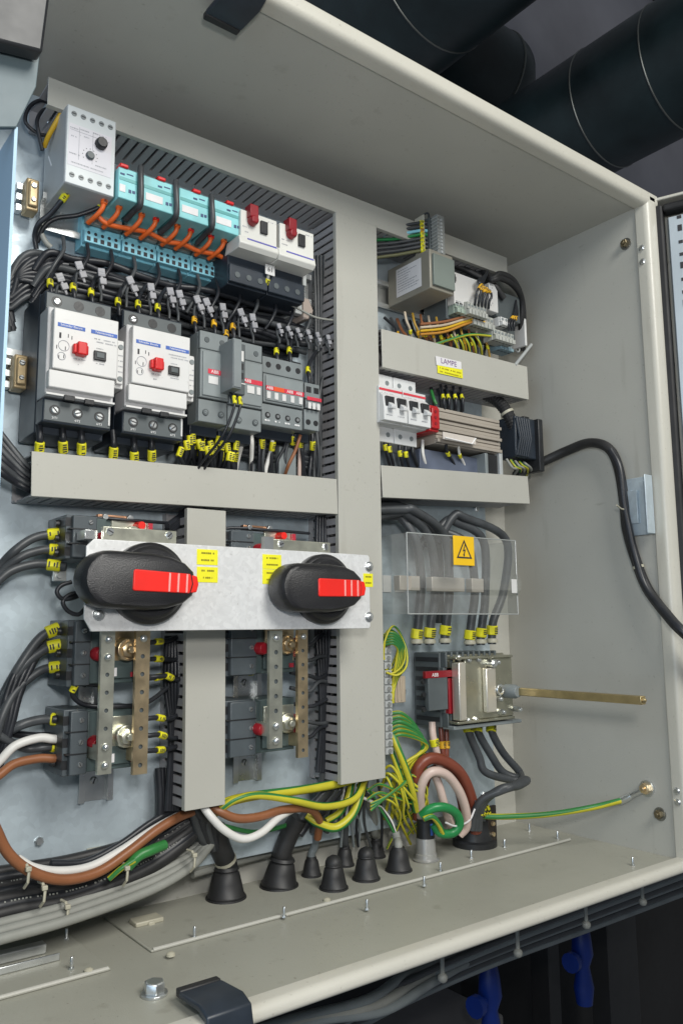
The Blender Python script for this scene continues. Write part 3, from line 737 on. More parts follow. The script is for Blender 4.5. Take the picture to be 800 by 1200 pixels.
for t, xs, zt, zb in ((A, (344, 360), 265, 196), (Bc, (379, 397), 262, 194)):
    q = MB()
    for x in xs:
        q.rings((x, 71.5, zb), (x, 72.2, zb), [(0, 3.2), (1, 3)], 14, 0); q.rings((x, 72, zt), (x, 72.6, zt), [(0, 2.8), (1, 2.6)], 14, 0)
        slotscrew(q, x, 71.2, zb, 2.2, 1, 0)
    q.build('terminal_screw', [GREYD, GREYM], t)
# side auxiliary block straddling the contactors
t = thing('auxiliary_block', 'narrow dark grey auxiliary block standing proud between the contactors', 'auxiliary block', (352, 60, 212))
q = MB(); q.box(357, 366, 60, 98, 215, 262); q.box(357.5, 365.5, 98, 99, 216, 261); q.build('housing', GREYM, t, .8)
q = MB(); q.box(366, 377, 75, 86, 214, 263); q.build('side_housing', GREYD, t, .8)
q = MB(); q.box(368, 375, 86, 86.4, 246, 256, 0); q.box(368, 375, 86, 86.4, 238, 244, 1); q.box(368, 375, 86, 86.4, 229, 235, 1); q.box(367.5, 377, 86, 86.6, 224, 225, 0); q.build('white_mark', [WHITEP, BLACKP], t)
for i, x in enumerate((363, 369)):
    wcable('black control wire with yellow marker dropping from the auxiliary block, %s one' % ('left', 'right')[i],
           [(x, 82, 216), (x-.5, 92, 205), (x-4, 92, 190), (x-10, 84, 170), (x-16, 58, 150), (x-18, 34, 128)], 1.3, CABLE, 'wire', 'wire', marks=(14,), mlen=9)
# four-gang mini contactors
Cc = contactor(411, 459, 197, 266, 65, 'row of small grey mini contactors with four white windows', 4, 'mini_contactor')
B(Cc, 'red_strip', REDI, 413, 458, 65, 65.3, 231, 235.5, 0)
B(Cc, 'orange_strip', mat('orange_red_ink', (.75, .09, .02), .45), 422, 434, 65.3, 65.5, 231, 235.5, 0)
text('ABB', (417.2, 65.5, 233.2), 4.2, WHITEI, Cc); text('ABB', (441, 65.5, 233.2), 4.2, WHITEI, Cc); text('ABB', (452, 65.5, 233.2), 4.2, WHITEI, Cc)
for x in (416, 425, 434, 444, 454): B(Cc, 'indicator_window', WHITEP, x-2.2, x+2.2, 65, 65.8, 222.5, 229.5, .3)
q = MB()
for k in range(4):
    x = 417.5+k*11.8
    q.rings((x, 61.8, 258), (x, 62.3, 258), [(0, 3.2), (1, 3)], 12, 0); q.rings((x, 60.8, 207), (x, 61.4, 207), [(0, 3.2), (1, 3)], 12, 0)
    q.rings((x, 61.2, 207), (x, 62, 207), [(0, 1.8), (1, 1.6)], 10, 1)
    q.box(x+5.4, x+5.9, 60, 64.9, 222, 228, 0)
q.build('terminal_screw', [BLACKP, ZB], Cc)
for k in range(4): scribble(Cc, 414+k*11.8, 420+k*11.8, 61.5, 201.5, 1.6, WHITEI)
Dc = contactor(461.5, 480, 199, 248, 65, 'narrow grey contactor at the end of the row next to the tall duct', 1, 'mini_contactor')
B(Dc, 'red_strip', REDI, 462, 480, 65, 65.3, 229, 232.5, 0)
for x in (465, 470.5, 476): B(Dc, 'indicator_window', WHITEP, x-2, x+2, 65, 65.8, 220, 226.5, .3)
q = MB()
for x in (466, 475.5): q.rings((x, 61, 207), (x, 61.6, 207), [(0, 3), (1, 2.8)], 12); q.box(x-3, x+3, 62, 62.4, 238, 244)
q.build('terminal_opening', BLACKP, Dc)
# black side relay visible left of upper wires
# --------- wires rising from the tops
tops = [(60,336,0),(87,341,0),(108,347,0),(139.5,358,1),(163,361,0),(186,365,0),(229,380,2),(252,384,2),(266,396,2),(274,388,2),(325,417,1),(340,416,1),(362,439,1)]
for i, (px, py, c) in enumerate(tops):
    dd = 58
    cable('black control wire leaving a device top upwards, with coloured marker', [(px+1, py+12, dd), (px, py+3, dd), (px-1, py-7, dd-6), (px+4, py-20, 40), (px+14, py-30, 26), (px+34, py-30, 20)], 2.0, CABLE, 'wire', 'wire', 'black wires rising from the second device row', marks=(.17,), mk=AMBER if c == 2 else YELM, mlen=8)
flags = [(94,316),(119,324),(154,333),(177,341),(200,346),(211,349),(232,355),(243,358),(261,364),(283,370),(296,376),(327,385),(338,388),(349,390),(361,392),(372,395),(384,398),(72,330)]
for i, (px, py) in enumerate(flags):
    s = 1 if i < 11 or i == 17 else .72
    a = P(px, py, 50); t = thing('wire_flag', 'small grey plastic wire flag above the second device row', 'flag label', a, 'grey wire flags above the second device row')
    an = R_(random.uniform(-28, -8)); ca, sa = math.cos(an), math.sin(an)
    q = MB(); q.T = lambda p: (a[0]+(p[0]*ca+p[2]*sa)*s, a[1]+p[1], a[2]+(-p[0]*sa+p[2]*ca)*s)
    q.box(-3.3, 3.3, 0, 2.2, -.5, 7); q.box(-2.8, 3.4, 0, 3.2, -8, -2.2); q.box(-1.2, 1.2, .4, 1.6, -12, 0); q.build('tag', mat('flag_grey', (.31, .31, .33), .45, var=.15, scale=90), t, .7)
    q = MB(); q.T = lambda p: (a[0]+(p[0]*ca+p[2]*sa)*s, a[1]+p[1], a[2]+(-p[0]*sa+p[2]*ca)*s)
    for zz in (3.6, 1.2, -4.2, -6.6): q.box(-2.6+random.uniform(0, 1), 2.4, 2.2, 2.35, zz-.5, zz+.5)
    q.build('printed_line', INKG, t)
    wcable('thin wire running down from its grey flag into the device below', [(a[0]-sa*0, 46, a[2]+4), (a[0]+sa*9*s, 50, a[2]-10*s), (a[0]+sa*14*s+1, 54, a[2]-18*s), (a[0]+sa*14*s, 56, a[2]-26*s)], 1.3, CABG, 'wire', 'wire', 'thin wires below the grey flags')
# horizontal bundle between rows
for i in range(17):
    z = 331-(i % 9)*4.9; dd = 12+(i//9)*16+random.uniform(-3, 3)
    pts = []
    zl = 300+(i % 9)*1.5
    if i < 9:
        pts = [(186+random.uniform(-3, 3), 14, zl-45), (181+random.uniform(-5, 1), 16, zl-18), (186-i*.5, 18, z-18), (200, 20, z-2)]
    else: pts = [(200, dd-6, z-20), (210, dd, z-3)]
    for x in range(232, 490, 32): pts.append((x, dd+random.uniform(-2, 3), z+random.uniform(-2.6, 2.6)-(x-230)*.012*(i % 3)))
    wcable('black control wire in the thick bundle between the two device rows', pts, 2.7 if i % 3 else 3.3, CABLE if i % 4 else CABG, 'wire', 'wire', 'black wire bundle between the device rows', k=5)
q = MB()
for i in range(26):
    x = 205+i*11+random.uniform(-2, 2); wcable('black control wire crossing the bundle upwards to the relay row', [(x, 44, 296+random.uniform(0, 8)), (x+6, 47, 312), (x+14, 43, 328), (x+16, 34, 344)], 1.7, CABLE if i % 3 else CABG, 'wire', 'wire', 'black wires crossing up to the relay row', k=4) if i % 2 == 0 else None
wcable('loose pale grey wire lying over the bundle at the tall duct', [P(x, y, 48) for x, y in ((330, 352), (350, 362), (370, 372), (395, 376))], 1.2, GREYC, 'wire', 'wire')
# --------- wires below row 2
lows = [(47,519,0,62),(74,518,0,62),(96,520,0,62),(133.5,525,0,62),(157.5,530,0,62),(178,528,0,62),(223,519,0,48),(230,521,0,48),(241,519,0,48),(249,521,0,48),
        (266,525,0,48),(271,528,0,48),(283,522,3,48),(295,524,3,48),(307,521,0,45),(319,524,4,45),(343,517,0,45),(352,520,5,45),(366,523,0,40),(262,535,0,46),(235,530,0,46),(276,536,0,46)]
for i, (px, py, c, d0) in enumerate(lows):
    m_ = {0: CABLE, 3: WHITEC, 4: WHITEC, 5: PINK}[c]
    off = random.uniform(-9, 3) if i > 5 else random.uniform(-2, 2)
    big = i < 6
    cable(('black power wire with yellow marker below the large motor breakers' if big else ('white' if c in (3, 4) else 'brown' if c == 5 else 'black')+' control wire with marker sleeve below the contactor row'),
          [(px-1, py-20, d0-8), (px, py-8, d0-6), (px, py, d0-8), (px+off*.5, py+13, d0-14), (px+off, py+30, 28), (px+off*1.4, py+60, 20)], 2.9 if big else 2.2,
          m_, 'wire', 'wire', 'power wires below the large motor breakers' if big else ('black' if c == 0 else 'light')+' wires below the contactor row', marks=(.27,) if big else ((.24,) if c != 3 else ()), mlen=10 if big else 9.5)
for i in range(16):
    px = 226+i*9.5+random.uniform(-3, 3)
    cable('black control wire without marker entering the horizontal duct', [(px, 500, 34), (px+random.uniform(-4, 4), 520, 36), (px+random.uniform(-8, 5), 545, 32), (px, 580, 18)], 1.8, CABLE if i % 3 else CABG, 'wire', 'wire', 'unmarked wires entering the horizontal duct', k=4)
# grey block + copper strip near duct end
cable('copper coloured wire slanting into the horizontal duct', [(352, 510, 48), (346, 528, 47), (338, 545, 44), (332, 562, 30)], 1.8, BROWN, 'wire', 'wire')
tag(MB().box(*[v for v in (449, 470)], 20, 34, 140, 185).build('blank_cover', GREYM, None, 1), 'plain grey blank cover behind the wires near the tall duct', 'cover')
# left loop of cables around the duct end
for i in range(6):
    cable('black cable looping around the left end of the horizontal duct', [(-26, 470+i*11, 30), (0, 507+i*9, 30+i*2), (18, 530+i*7, 34), (34, 548+i*5, 34), (52, 560+i*4, 26)], 3.0, CABLE if i % 2 else CABG, group='cables looping round the left duct end', k=5)
for i in range(6):
    cable('black cable arching up from the left edge into the wire bundle', [(-20, 372+i*4, 16), (12+i*1.5, 350-i*3, 18), (24, 318-i*3+i*5, 22), (46, 302+i*6, 24), (80, 305+i*6, 26)], 2.9, CABLE, group='cables arching into the bundle at the left', k=5)
# timer wires
for i, pts in enumerate((((70, 134), (52, 118), (36, 124), (30, 142), (44, 156), (62, 160)), ((66, 138), (54, 128), (44, 140), (46, 158), (50, 176)), ((62, 98), (60, 112), (62, 128), (70, 138)))):
    cable('thin black wire curling behind the timer relay, %s' % ('outer loop', 'inner loop', 'the short one above')[i], [(a, b, 22+i*6) for a, b in pts], 1.7, CABLE, 'wire', 'wire')
cable('yellow wire slanting behind the timer relay', [(76, 124, 50), (68, 140, 44), (58, 158, 34), (52, 172, 24)], 2.2, mat('mustard_wire', (.62, .38, .02), .4), 'wire', 'wire')
cable('olive wire arching over the timer relay', [(76, 128, 44), (90, 124, 48), (108, 128, 50), (118, 138, 46)], 2.0, mat('olive_wire', (.20, .20, .03), .4), 'wire', 'wire')
cable('black wire with yellow marker from the left underside of the timer', [(80, 224, 46), (74, 233, 46), (60, 250, 36), (46, 262, 28), (41, 276, 20), (43, 292, 16)], 2.3, CABLE, 'wire', 'wire', marks=(.12,), mlen=9)
cable('black wire with yellow ferrule from the right underside of the timer', [(122, 236, 46), (116, 243, 46), (92, 252, 38), (66, 256, 30), (52, 266, 24), (44, 284, 16)], 2.1, CABLE, 'wire', 'wire', marks=(.07,), mlen=7)
wcable('clear grey marker sleeve wire on the rail below the timer', [P(x, y, 20) for x, y in ((46, 262), (48, 272), (54, 284), (60, 290))], 2.6, GREYC, 'wire', 'wire')

# ================================================================ RIGHT UPPER : power supply etc
def upper_right():
    t = thing('power_supply', 'boxy beige grey power supply with printed side label', 'power supply', (627, 6, 372), None)
    x0, d, z0, z1 = 624, 78, 387, 437
    c0 = P(504, 337, 80)      # lower front-left corner
    x0, z0 = c0[0], c0[2]; d = 80; z1 = z0+48; x1 = x0+38
    B(t, 'housing', mat('beige_grey_metal', (.28, .265, .22), .4, .2, var=.1), x0, x1, 6, d, z0, z1, 1.2)
    B(t, 'front_plug', mat('plug_green', (.17, .20, .18), .45), x0+3, x1-1, d, d+3.5, z0+4, z1-6, .6)
    q = MB(); X = x0-.25
    q.add([(X, 22, z0+7), (X, 66, z0+7), (X, 66, z0+42), (X, 22, z0+42)], [(0,1,2,3)]); q.build('type_label', PAPER, t)
    q = MB(); X = x0-.4
    for k in range(9):
        zz = z0+38-k*3.2; a = 25; e_ = random.uniform(42, 62)
        while a < e_:
            w = random.uniform(1.5, 5); q.add([(X, a, zz), (X, min(a+w, e_), zz), (X, min(a+w, e_), zz+.9), (X, a, zz+.9)], [(0,1,2,3)]); a += w+.8
    q.build('printed_line', INKG, t)
    # tall terminal card standing in front
    t2 = thing('terminal_card', 'upright grey screw terminal card above the power supply with wires plugged in', 'terminal block', (x0, 60, z1))
    u0 = P(515, 318, 84); w0 = u0[0]
    q = MB(); q.box(w0-1, w0+13, 58, 70, z1-3, z1+46); q.build('card_body', GREYD, t2, .6)
    q = MB(); q.box(w0+2, w0+14, 70, 80, z1-2, z1+47)
    q.build('terminal_front', mat('terminal_grey', (.24, .25, .24), .45), t2, .6)
    q = MB()
    for k in range(10):
        q.rings((w0+8, 80, z1+1+k*4.4), (w0+8, 81, z1+1+k*4.4), [(0, 1.7), (1, 1.6)], 10, 0)
        q.box(w0+1, w0+2.2, 70, 83, z1+3+k*4.4, z1+3.6+k*4.4, 1)
    q.build('terminal_screw', [GREYL, GREYL], t2)
    q = MB(); q.box(w0-6, w0-4.6, 50, 66, z1-12, z1+50); q.build('edge_rail', mat('cream_edge', (.50, .48, .40), .4), t2, .4)
    cols = [CABG, CABG, BLUES, GREENC, CABG, CABG, CABG, mat('olive_wire2', (.13, .13, .06), .4)]
    for k in range(8):
        py = 262+k*6.2
        wcable('wire with ferrule bending into the upright terminal card, colour %s' % ('charcoal', 'dark slate', 'blue', 'green', 'graphite', 'black', 'dark grey', 'olive')[k],
               [(566+k*.6, 20, z1-20+(7-k)*5.2), (578, 30, z1-8+(7-k)*5.6), (600+k, 46, z1+(7-k)*4.6), (w0-8, 62, z1+5+(7-k)*5.0), (w0-1, 66, z1+5+(7-k)*5.0)], 1.9, cols[k], 'wire', 'wire', marks=(.93,), mlen=5, mk=AMBER if k == 2 else YELM)
    wcable('thin black wire slanting high to the terminal card top', [P(450, 292, 20), P(478, 268, 40), P(499, 250, 62), P(503, 258, 64)], 1.2, CABLE, 'wire', 'wire')
    # control module with white faces
    t3 = thing('control_module', 'white faced control module with grey plug connectors', 'controller', P(531, 355, 62))
    a = P(531, 318, 60); b_ = P(531, 355, 60); x0 = a[0]; X1 = P(611, 350, 60)[0]
    q = MB(); q.box(x0-2, X1-2, 8, 48, b_[2]-16, a[2]+1); q.build('housing', GREYD, t3, 1)
    B(t3, 'white_face', WHITEP, x0, x0+46, 48, 60, b_[2], a[2], .8)
    a2 = P(573, 331, 60); a3 = P(583, 365, 60)
    B(t3, 'white_face', WHITEP, a2[0]-1, a3[0]+1, 48, 60, a3[2]-2, a2[2], .8)
    B(t3, 'dark_face', GREYD, a3[0]+1, X1, 40, 56, a3[2]-4, a2[2]-4, .8)
    q = MB(); q.box(x0+1.6, x0+3, 60, 60.3, a[2]-14, a[2]-3); q.box(x0+3.4, x0+4, 60, 60.3, a[2]-12, a[2]-6); q.build('printed_mark', INK, t3)
    scribble(t3, x0+2, x0+13, 60.3, b_[2]+4, .9, INKG)
    q = MB()
    for k in range(9): q.box(a2[0]+1+(k % 2)*3, a2[0]+1.7+(k % 2)*3, 60, 60.4, a3[2]+4+k*3.4, a3[2]+6+k*3.4)
    q.build('indicator', INKG, t3)
    # connector rows
    def conn(px, py, w, h, d, n, lab, m=None):
        a = P(px, py, d); t = thing('plug_connector', lab, 'connector', (a[0], d-16, a[2]-h))
        q = MB(); q.box(a[0], a[0]+w, d-18, d-3, a[2]-h, a[2]); p_ = w/n
        for k in range(n):
            q.box(a[0]+k*p_+.4, a[0]+(k+1)*p_-.4, d-3, d, a[2]-h*.55, a[2]-.8); q.box(a[0]+k*p_+.6, a[0]+(k+1)*p_-.6, d-6, d+3, a[2]-h, a[2]-h*.62)
        q.build('body', m or mat('connector_grey', (.40, .41, .38), .45, var=.15, scale=70), t, .4)
        q = MB()
        for k in range(n): q.rings((a[0]+(k+.5)*p_, d, a[2]-h*.3), (a[0]+(k+.5)*p_, d+.4, a[2]-h*.3), [(0, p_*.3), (1, p_*.28)], 10)
        q.build('screw', GREYM, t)
    conn(533, 352, 20, 15, 60, 3, 'pale green grey plug connector under the white module face', mat('pale_green_grey', (.33, .40, .34), .45))
    conn(547, 352, 34, 17, 66, 6, 'grey plug connector row below the yellow ferrules')
    conn(552, 364, 40, 18, 58, 6, 'second grey plug connector row below the first')
    conn(578, 384, 38, 15, 62, 6, 'grey plug connector row at the right end of the shelf')
    conn(584, 400, 26, 10, 50, 4, 'blue grey plug connector lowest at the right', mat('pale_blue_plug', (.22, .33, .38), .45))
    conn(586, 370, 14, 12, 64, 2, 'white plug connector beside the black cable arch', WHITEP)
    # wires amber/yellow to the module
    for k in range(5):
        cable('black wire with amber ferrule plugged below the white module face', [(571-k*1.5, 318+k*2, 60), (566-k*1.5, 330, 70), (559+k*4, 341+k*.8, 72), (557+k*4, 350+k*.8, 70), (556+k*4, 358+k, 66)], 1.5, CABLE, 'wire', 'wire', 'ferruled wires at the white module', marks=(.62,), mk=AMBER, mlen=9)
    for k in range(3):
        cable('dark wire with orange ferrule beside the white plug', [(604, 352+k, 56), (602+k*2, 368, 62), (596+k*3, 378, 68), (596+k*3, 388, 66)], 1.4, CABLE, 'wire', 'wire', 'orange ferruled wires at the right plug', marks=(.6,), mk=AMBER, mlen=8)
    for k in range(11):
        px = 474+k*9.2
        cable('short %s wire looping below the upper right modules' % ('tan' if k % 3 == 0 else 'amber' if k % 3 == 1 else 'brown'), [(px, 366+k*1.5, 40), (px+2, 376+k*2, 46), (px+6, 386+k*2.4, 46), (px+8, 400+k*2.4, 38), (px+8, 425, 20)], 1.5, (CREAM, mat('dull_amber', (.40, .24, .03), .45), BROWN)[k % 3], 'wire', 'wire', ('tan', 'amber', 'brown')[k % 3]+' wires below the modules', marks=(.4,), mk=(YELM, AMBER)[k % 2], mlen=5)
    for k in range(4):
        cable(('orange', 'mustard', 'tan', 'light brown')[k]+' wire sweeping across below the modules', [(492, 392-k*4, 50), (520, 389-k*4, 54), (545, 380-k*3, 56), (560, 376-k*2, 58), (575, 384, 54)], 1.6, (mat('dull_orange', (.48, .22, .03), .4), mat('mustard_wire', (.62, .38, .02), .4), CREAM, BROWN)[k], 'wire', 'wire')
    cable('yellow green earth wire crossing below the modules', [(505, 405, 46), (530, 397, 54), (552, 392, 58), (578, 394, 56)], 1.7, None, 'wire', 'wire', stripe=True)
    for k in range(5):
        cable('yellow green wire looping down below the modules', [(528+k*7, 392, 52), (534+k*7, 402, 54), (536+k*7, 412, 48), (536+k*7, 428, 30)], 1.5, None, 'wire', 'wire', 'yellow green wires below the modules', stripe=True)
    # black cable arch
    for k in range(3):
        cable('thick black cable arching over the white module, %s' % ('outermost', 'middle', 'innermost')[k], [(500, 296+k*5, 20), (535, 302+k*5, 34), (562, 313+k*6, 48), (580, 322+k*7, 58), (560+30, 338+k*6, 60)] if k == 2 else [(528, 300+k*6, 26), (560, 314+k*6, 40), (575, 326+k*2, 62), (586, 321+k*5, 66), (602, 330+k*5, 64), (611, 352, 56), (613-k*3, 384, 44), (612-k*3, 410, 26)], 4.0, RUBBER)
    # end support
    a = P(613, 373, 50)
    t4 = thing('end_support', 'white end bracket and grey rings at the right end of the shelf', 'bracket', (a[0], 20, a[2]-36))
    B(t4, 'white_strip', WHITEP, a[0]-1, a[0]+3, 20, 52, a[2]-38, a[2], .6)
    q = MB(); q.torus((a[0]+9, 30, a[2]-26), 4, 1.2, 'y', 14); q.torus((a[0]+9, 30, a[2]-35), 4, 1.2, 'y', 14); q.build('ring', GREYL, t4)
    c = P(603, 428, 54); e = P(622, 404, 40)
    MB().tube([c, e], 2.2, 8).build('strut', GREYL, t4)
upper_right()

# ================================================================ RIGHT : white circuit breakers
def mcb(x0, lab, tog):
    x1 = x0+34.5; t = thing('circuit_breaker', lab, 'circuit breaker', (x0, 8, 204), 'white two pole circuit breakers')
    W2 = mat('breaker_white', (.66, .67, .67), .4)
    q = MB(); q.prism([(8, 205), (44, 205), (44, 222), (60, 222), (60, 264), (44, 264), (44, 283), (8, 283)], x0, x1, 'dz'); q.build('housing', W2, t, .8)
    q = MB(); q.prism([(60, 223), (68, 223), (68, 238), (66, 251), (60, 256)], x0+.2, x1-.2, 'dz'); q.build('nose', W2, t, .6)
    B(t, 'red_stripe', mat('breaker_red', (.65, .05, .07), .45), x0+.3, x1-.3, 60, 60.5, 258.5, 261, 0)
    for k in (0, 1):
        xx = x0+k*17.2
        B(t, 'toggle_slot', BLACKP, xx+2.5, xx+14.5, 66, 69.2, 239, 250, .4)
        q = MB(); q.prism([(68, 235+1), (75, 235), (76, 238), (69.5, 243)], xx+5, xx+11.5, 'dz'); q.build('toggle', W2, t, .5)
        q = MB()
        q.rings((xx+8.6, 43.8, 214), (xx+8.6, 44.4, 214), [(0, 3), (1, 2.8)], 14); q.rings((xx+8.6, 43.8, 274), (xx+8.6, 44.4, 274), [(0, 3), (1, 2.8)], 14)
        q.build('terminal_screw', GREYM, t)
        scribble(t, xx+3, xx+12, 68.4, 229, 1.2, INKG)
    scribble(t, x0+3, x0+20, 60.6, 255, 1.6, INK)
mcb(562, 'white two pole circuit breaker against the tall duct', 1)
mcb(597.5, 'white two pole circuit breaker next to the red block', 2)
t = thing('red_block', 'glossy red plastic block beside the white circuit breakers', 'red block', (634, 20, 222))
q = MB(); q.box(633.5, 648, 20, 64, 221, 252); q.box(635, 647, 64, 67, 224, 249); q.build('housing', mat('glossy_block_red', (.42, .01, .015), .28), t, 1.2)
q = MB()
for k in range(3): q.rings((640.5, 67, 230+k*7), (640.5, 67.5, 230+k*7), [(0, 2.1), (1, 2)], 10)
q.build('hole', DRED, t)
t = thing('terminal_cover', 'ribbed beige terminal cover right of the red block', 'terminal cover', (656, 10, 212))
q = MB(); q.box(655, 766, 10, 50, 212, 256)
for k in range(9): q.box(655, 766, 50, 52.5 if k % 3 else 55.5, 213+k*4.8, 217.0+k*4.8)
q.build('ribbed_cover', mat('rosy_beige', (.37, .33, .28), .4, var=.10, scale=20), t, .5)
q = MB(); q.box(657, 712, 60, 62, 215, 224); q.build('clear_strip', mat('milky_strip', (.60, .55, .50), .25), t, .8)
q = MB(); q.tube([(659, 62.6, 217), (690, 62.6, 216), (704, 62.6, 215.5), (711, 62.6, 223)], .8, 6); q.build('bright_edge', WHITEI, t)
t = thing('lower_terminal_block', 'slate blue terminal base under the ribbed cover', 'terminal base', (640, 8, 180))
q = MB(); q.box(640, 740, 8, 40, 182, 206); q.build('body', mat('slate_blue', (.10, .12, .17), .35, var=.25, scale=30), t, 1)
q = MB(); q.box(742, 760, 8, 52, 180, 210); q.build('black_end', BLACKP, t, 1); q = MB(); q.box(736, 741, 8, 54, 182, 210); q.build('grey_end', GREYM, t, .8)
q = MB(); q.box(762, 768, 8, 54, 181, 214); q.build('end_foot', GREYL, t, 1)
for i, px in enumerate((519, 525, 533, 541)):
    cable('black wire with yellow ferrule dropping into the ribbed cover', [(px-6, 442, 20), (px-3, 452, 40), (px, 465, 52), (px+1, 473, 54), (px+1, 482, 50)], 1.7, CABLE, 'wire', 'wire', 'wires dropping into the ribbed cover', marks=(.74,), mlen=6)
for i in range(5):
    cable('black wire from the slotted duct behind the ribbed cover', [(500+i*7, 440, 12), (504+i*7, 452, 22), (508+i*8, 470, 26), (508+i*8, 490, 20)], 2, CABLE, 'wire', 'wire', 'black wires behind the ribbed cover')
cable('green wire end at the top of the red block', [(505, 458, 40), (508, 468, 50), (511, 474, 52)], 2, GRNW, 'wire', 'wire')
for i, (px, py, mk) in enumerate(((451, 522, 1), (456, 524, 1), (468, 529, 1), (475, 530, 1), (483, 530, 0), (495, 530, 0))):
    cable('short %s wire under the circuit breakers' % ('black marked' if mk else 'plain'), [(px, py-14, 40), (px, py, 42), (px+3, py+14, 38), (px+8, py+34, 20)], 1.9, CABLE if i != 5 else WHITEC, 'wire', 'wire', 'marked wires under the circuit breakers' if mk else None, marks=(.28,) if mk else (), mlen=7) if i != 4 else cable('black wire bending left under the circuit breakers', [(482, 516, 40), (484, 532, 42), (490, 548, 34), (500, 566, 18)], 2.3, CABLE, 'wire', 'wire')
cable('black wire with marker under the clear strip, left one', [(522, 520, 50), (524, 530, 46), (532, 545, 38), (540, 570, 24)], 1.9, CABLE, 'wire', 'wire', marks=(.2,), mlen=6)
cable('white wire with marker under the clear strip, right one', [(537, 522, 50), (538, 532, 46), (544, 546, 38), (552, 574, 24)], 1.7, WHITEC, 'wire', 'wire', marks=(.2,), mlen=6)
# corrugated hose + connector head
path = spline([P(568, 462, 24), P(580, 468, 34), P(590, 478, 42), P(598, 492, 48), P(603, 506, 50)], 9)
q = MB(); q.tube(path, [7.4+(.8 if i % 2 else 0) for i in range(len(path))], 14)
h = thing('corrugated_hose', 'black corrugated hose leaving the slotted duct with a pale tie', 'hose', tuple(path[0]))
q.build('hose', RUBBER, h, ang=20); c = path[22]; q = MB(); dr = (path[23]-path[21]).normalized(); q.rings(c-dr*1.7, c+dr*1.7, [(0, 9), (1, 9)], 14); q.build('cable_tie', NYLON, h)
t = thing('plug_housing', 'dark navy multi pin plug housing beside the right wall', 'connector', P(612, 548, 50))
a = P(597, 487, 50); b_ = P(624, 546, 50)
q = MB(); q.box(a[0], b_[0]-2, 30, 58, b_[2]+6, a[2]-1); q.build('shell', NAVY, t, 2)
q = MB(); q.box(b_[0]-3, b_[0]+6, 20, 64, b_[2]-9, a[2]-1); q.box(b_[0]-14, b_[0]-3, 26, 50, a[2]-2, a[2]+4); q.build('collar', BLACKP, t, 1)
q = MB()
for k in range(6): q.tube([(a[0]+2+k*4.5, 58.5, a[2]-4), (a[0]+5+k*4.0, 61, (a[2]+b_[2])/2), (a[0]+1+k*4, 58, b_[2]+8)], 2.0, 8)
q.build('conductor', NAVY, t)
for k in range(5):
    cable('dull yellow green tail wire below the plug housing', [(593+k*5, 538+k, 50), (600+k*4, 548-k, 56), (606+k*4, 550, 52), (600+k*5, 560, 30)], 1.6, None if k % 2 else GREYC, 'wire', 'wire', 'tail wires below the plug housing', stripe=bool(k % 2))
# long door cable
_w = [PX(x_, y_, XR-9) for x_, y_ in ((690, 519), (712, 525), (724, 548), (731, 590), (734, 620), (744, 655), (758, 690))]
rp = [P(604, 557, 40), P(622, 547, 44), P(640, 539, 58), P(664, 528, 84)]+_w+[P(782, 722, 214), P(800, 741, 232), P(830, 764, 248), P(880, 780, 262)]
_old = [(612, 553, 44), (640, 538, 58), (668, 526, 80), (690, 520, 100), (708, 523, 122), (720, 542, 140), (727, 566, 152), (732, 594, 158), (736, 622, 166), (744, 652, 176), (757, 684, 190), (775, 716, 208), (797, 741, 226), (830, 764, 245), (880, 780, 262)]
o = wcable('thick black cable crossing the right wall to the door', rp, 6.0, RUBBER, name='door_cable', ties=(.60,), n=14)
wcable('second black cable twisted with the door cable', [(a_[0]-3, a_[1]+5-1.6*(i % 3), a_[2]-4+2*(i % 2)) for i, a_ in enumerate(rp[5:])], 4.4, CABLE, name='door_cable')
cable('thin tie tail hanging at the bracket on the right wall', [(731, 597, 166), (727, 596, 166), (722, 592, 168)], 1.0, NYLON, 'cable tie', 'tie_tail')
a = PX(737, 562, XR-8); b_ = PX(764, 624, XR-8)
t = thing('wall_bracket', 'zinc bracket on the front edge of the right wall', 'bracket', (XR-6, a[1], b_[2]))
q = MB(); q.box(XR-6, XR-4.5, 160, 197, 104, 173); q.box(XR-20, XR-4.5, 197, 198.5, 104, 173); q.build('plate', ZINC, t, .6)
q = MB(); q.box(XR-9, XR-6, 166, 180, 118, 158); q.build('raised_tab', ZINC, t, .8)
# denser marker cluster below the contactors, and clutter at the upper right
for i in range(15):
    px = 214+i*4.6+random.uniform(-2, 2); py = random.uniform(514, 534)+(px-214)*.06
    cable('black wire with yellow marker in the dense cluster below the contactors', [(px, py-18, 40), (px, py-6, 50), (px+random.uniform(-2, 2), py+3, 50), (px+random.uniform(-5, 5), py+16, 44), (px+random.uniform(-9, 5), py+36, 28), (px, py+60, 18)], 2.1, CABLE, 'wire', 'wire', 'dense marked wires below the contactors', marks=(.26,), mlen=9, k=5)
for i in range(16):
    px = 456+i*7.5; c = i % 4
    cable(('dark', 'amber marked', 'brown', 'charcoal')[c]+' wire in the tangle behind the upper right shelf', [(px-6, 372+i, 12), (px+random.uniform(-4, 8), 384+i*1.2, 22), (px+random.uniform(-8, 8), 396+i*1.2, 30), (px+random.uniform(-4, 4), 420, 22)], 1.9, (CABLE, CABG, BROWN, CABG)[c], 'wire', 'wire', 'wire tangle behind the upper right shelf, '+('dark', 'amber marked', 'brown', 'charcoal')[c], marks=(.5,) if c == 1 else (), mk=AMBER, mlen=6, k=4)
for i in range(7):
    cable('thin black wire running along the top of the horizontal duct', [(200+i*3, 498+i*2, 20+i*2), (250, 508+i*3, 26), (310, 520+i*3, 26), (380, 534+i*3, 22)], 1.8, CABLE if i % 2 else CABG, 'wire', 'wire', 'thin wires along the horizontal duct', k=4)
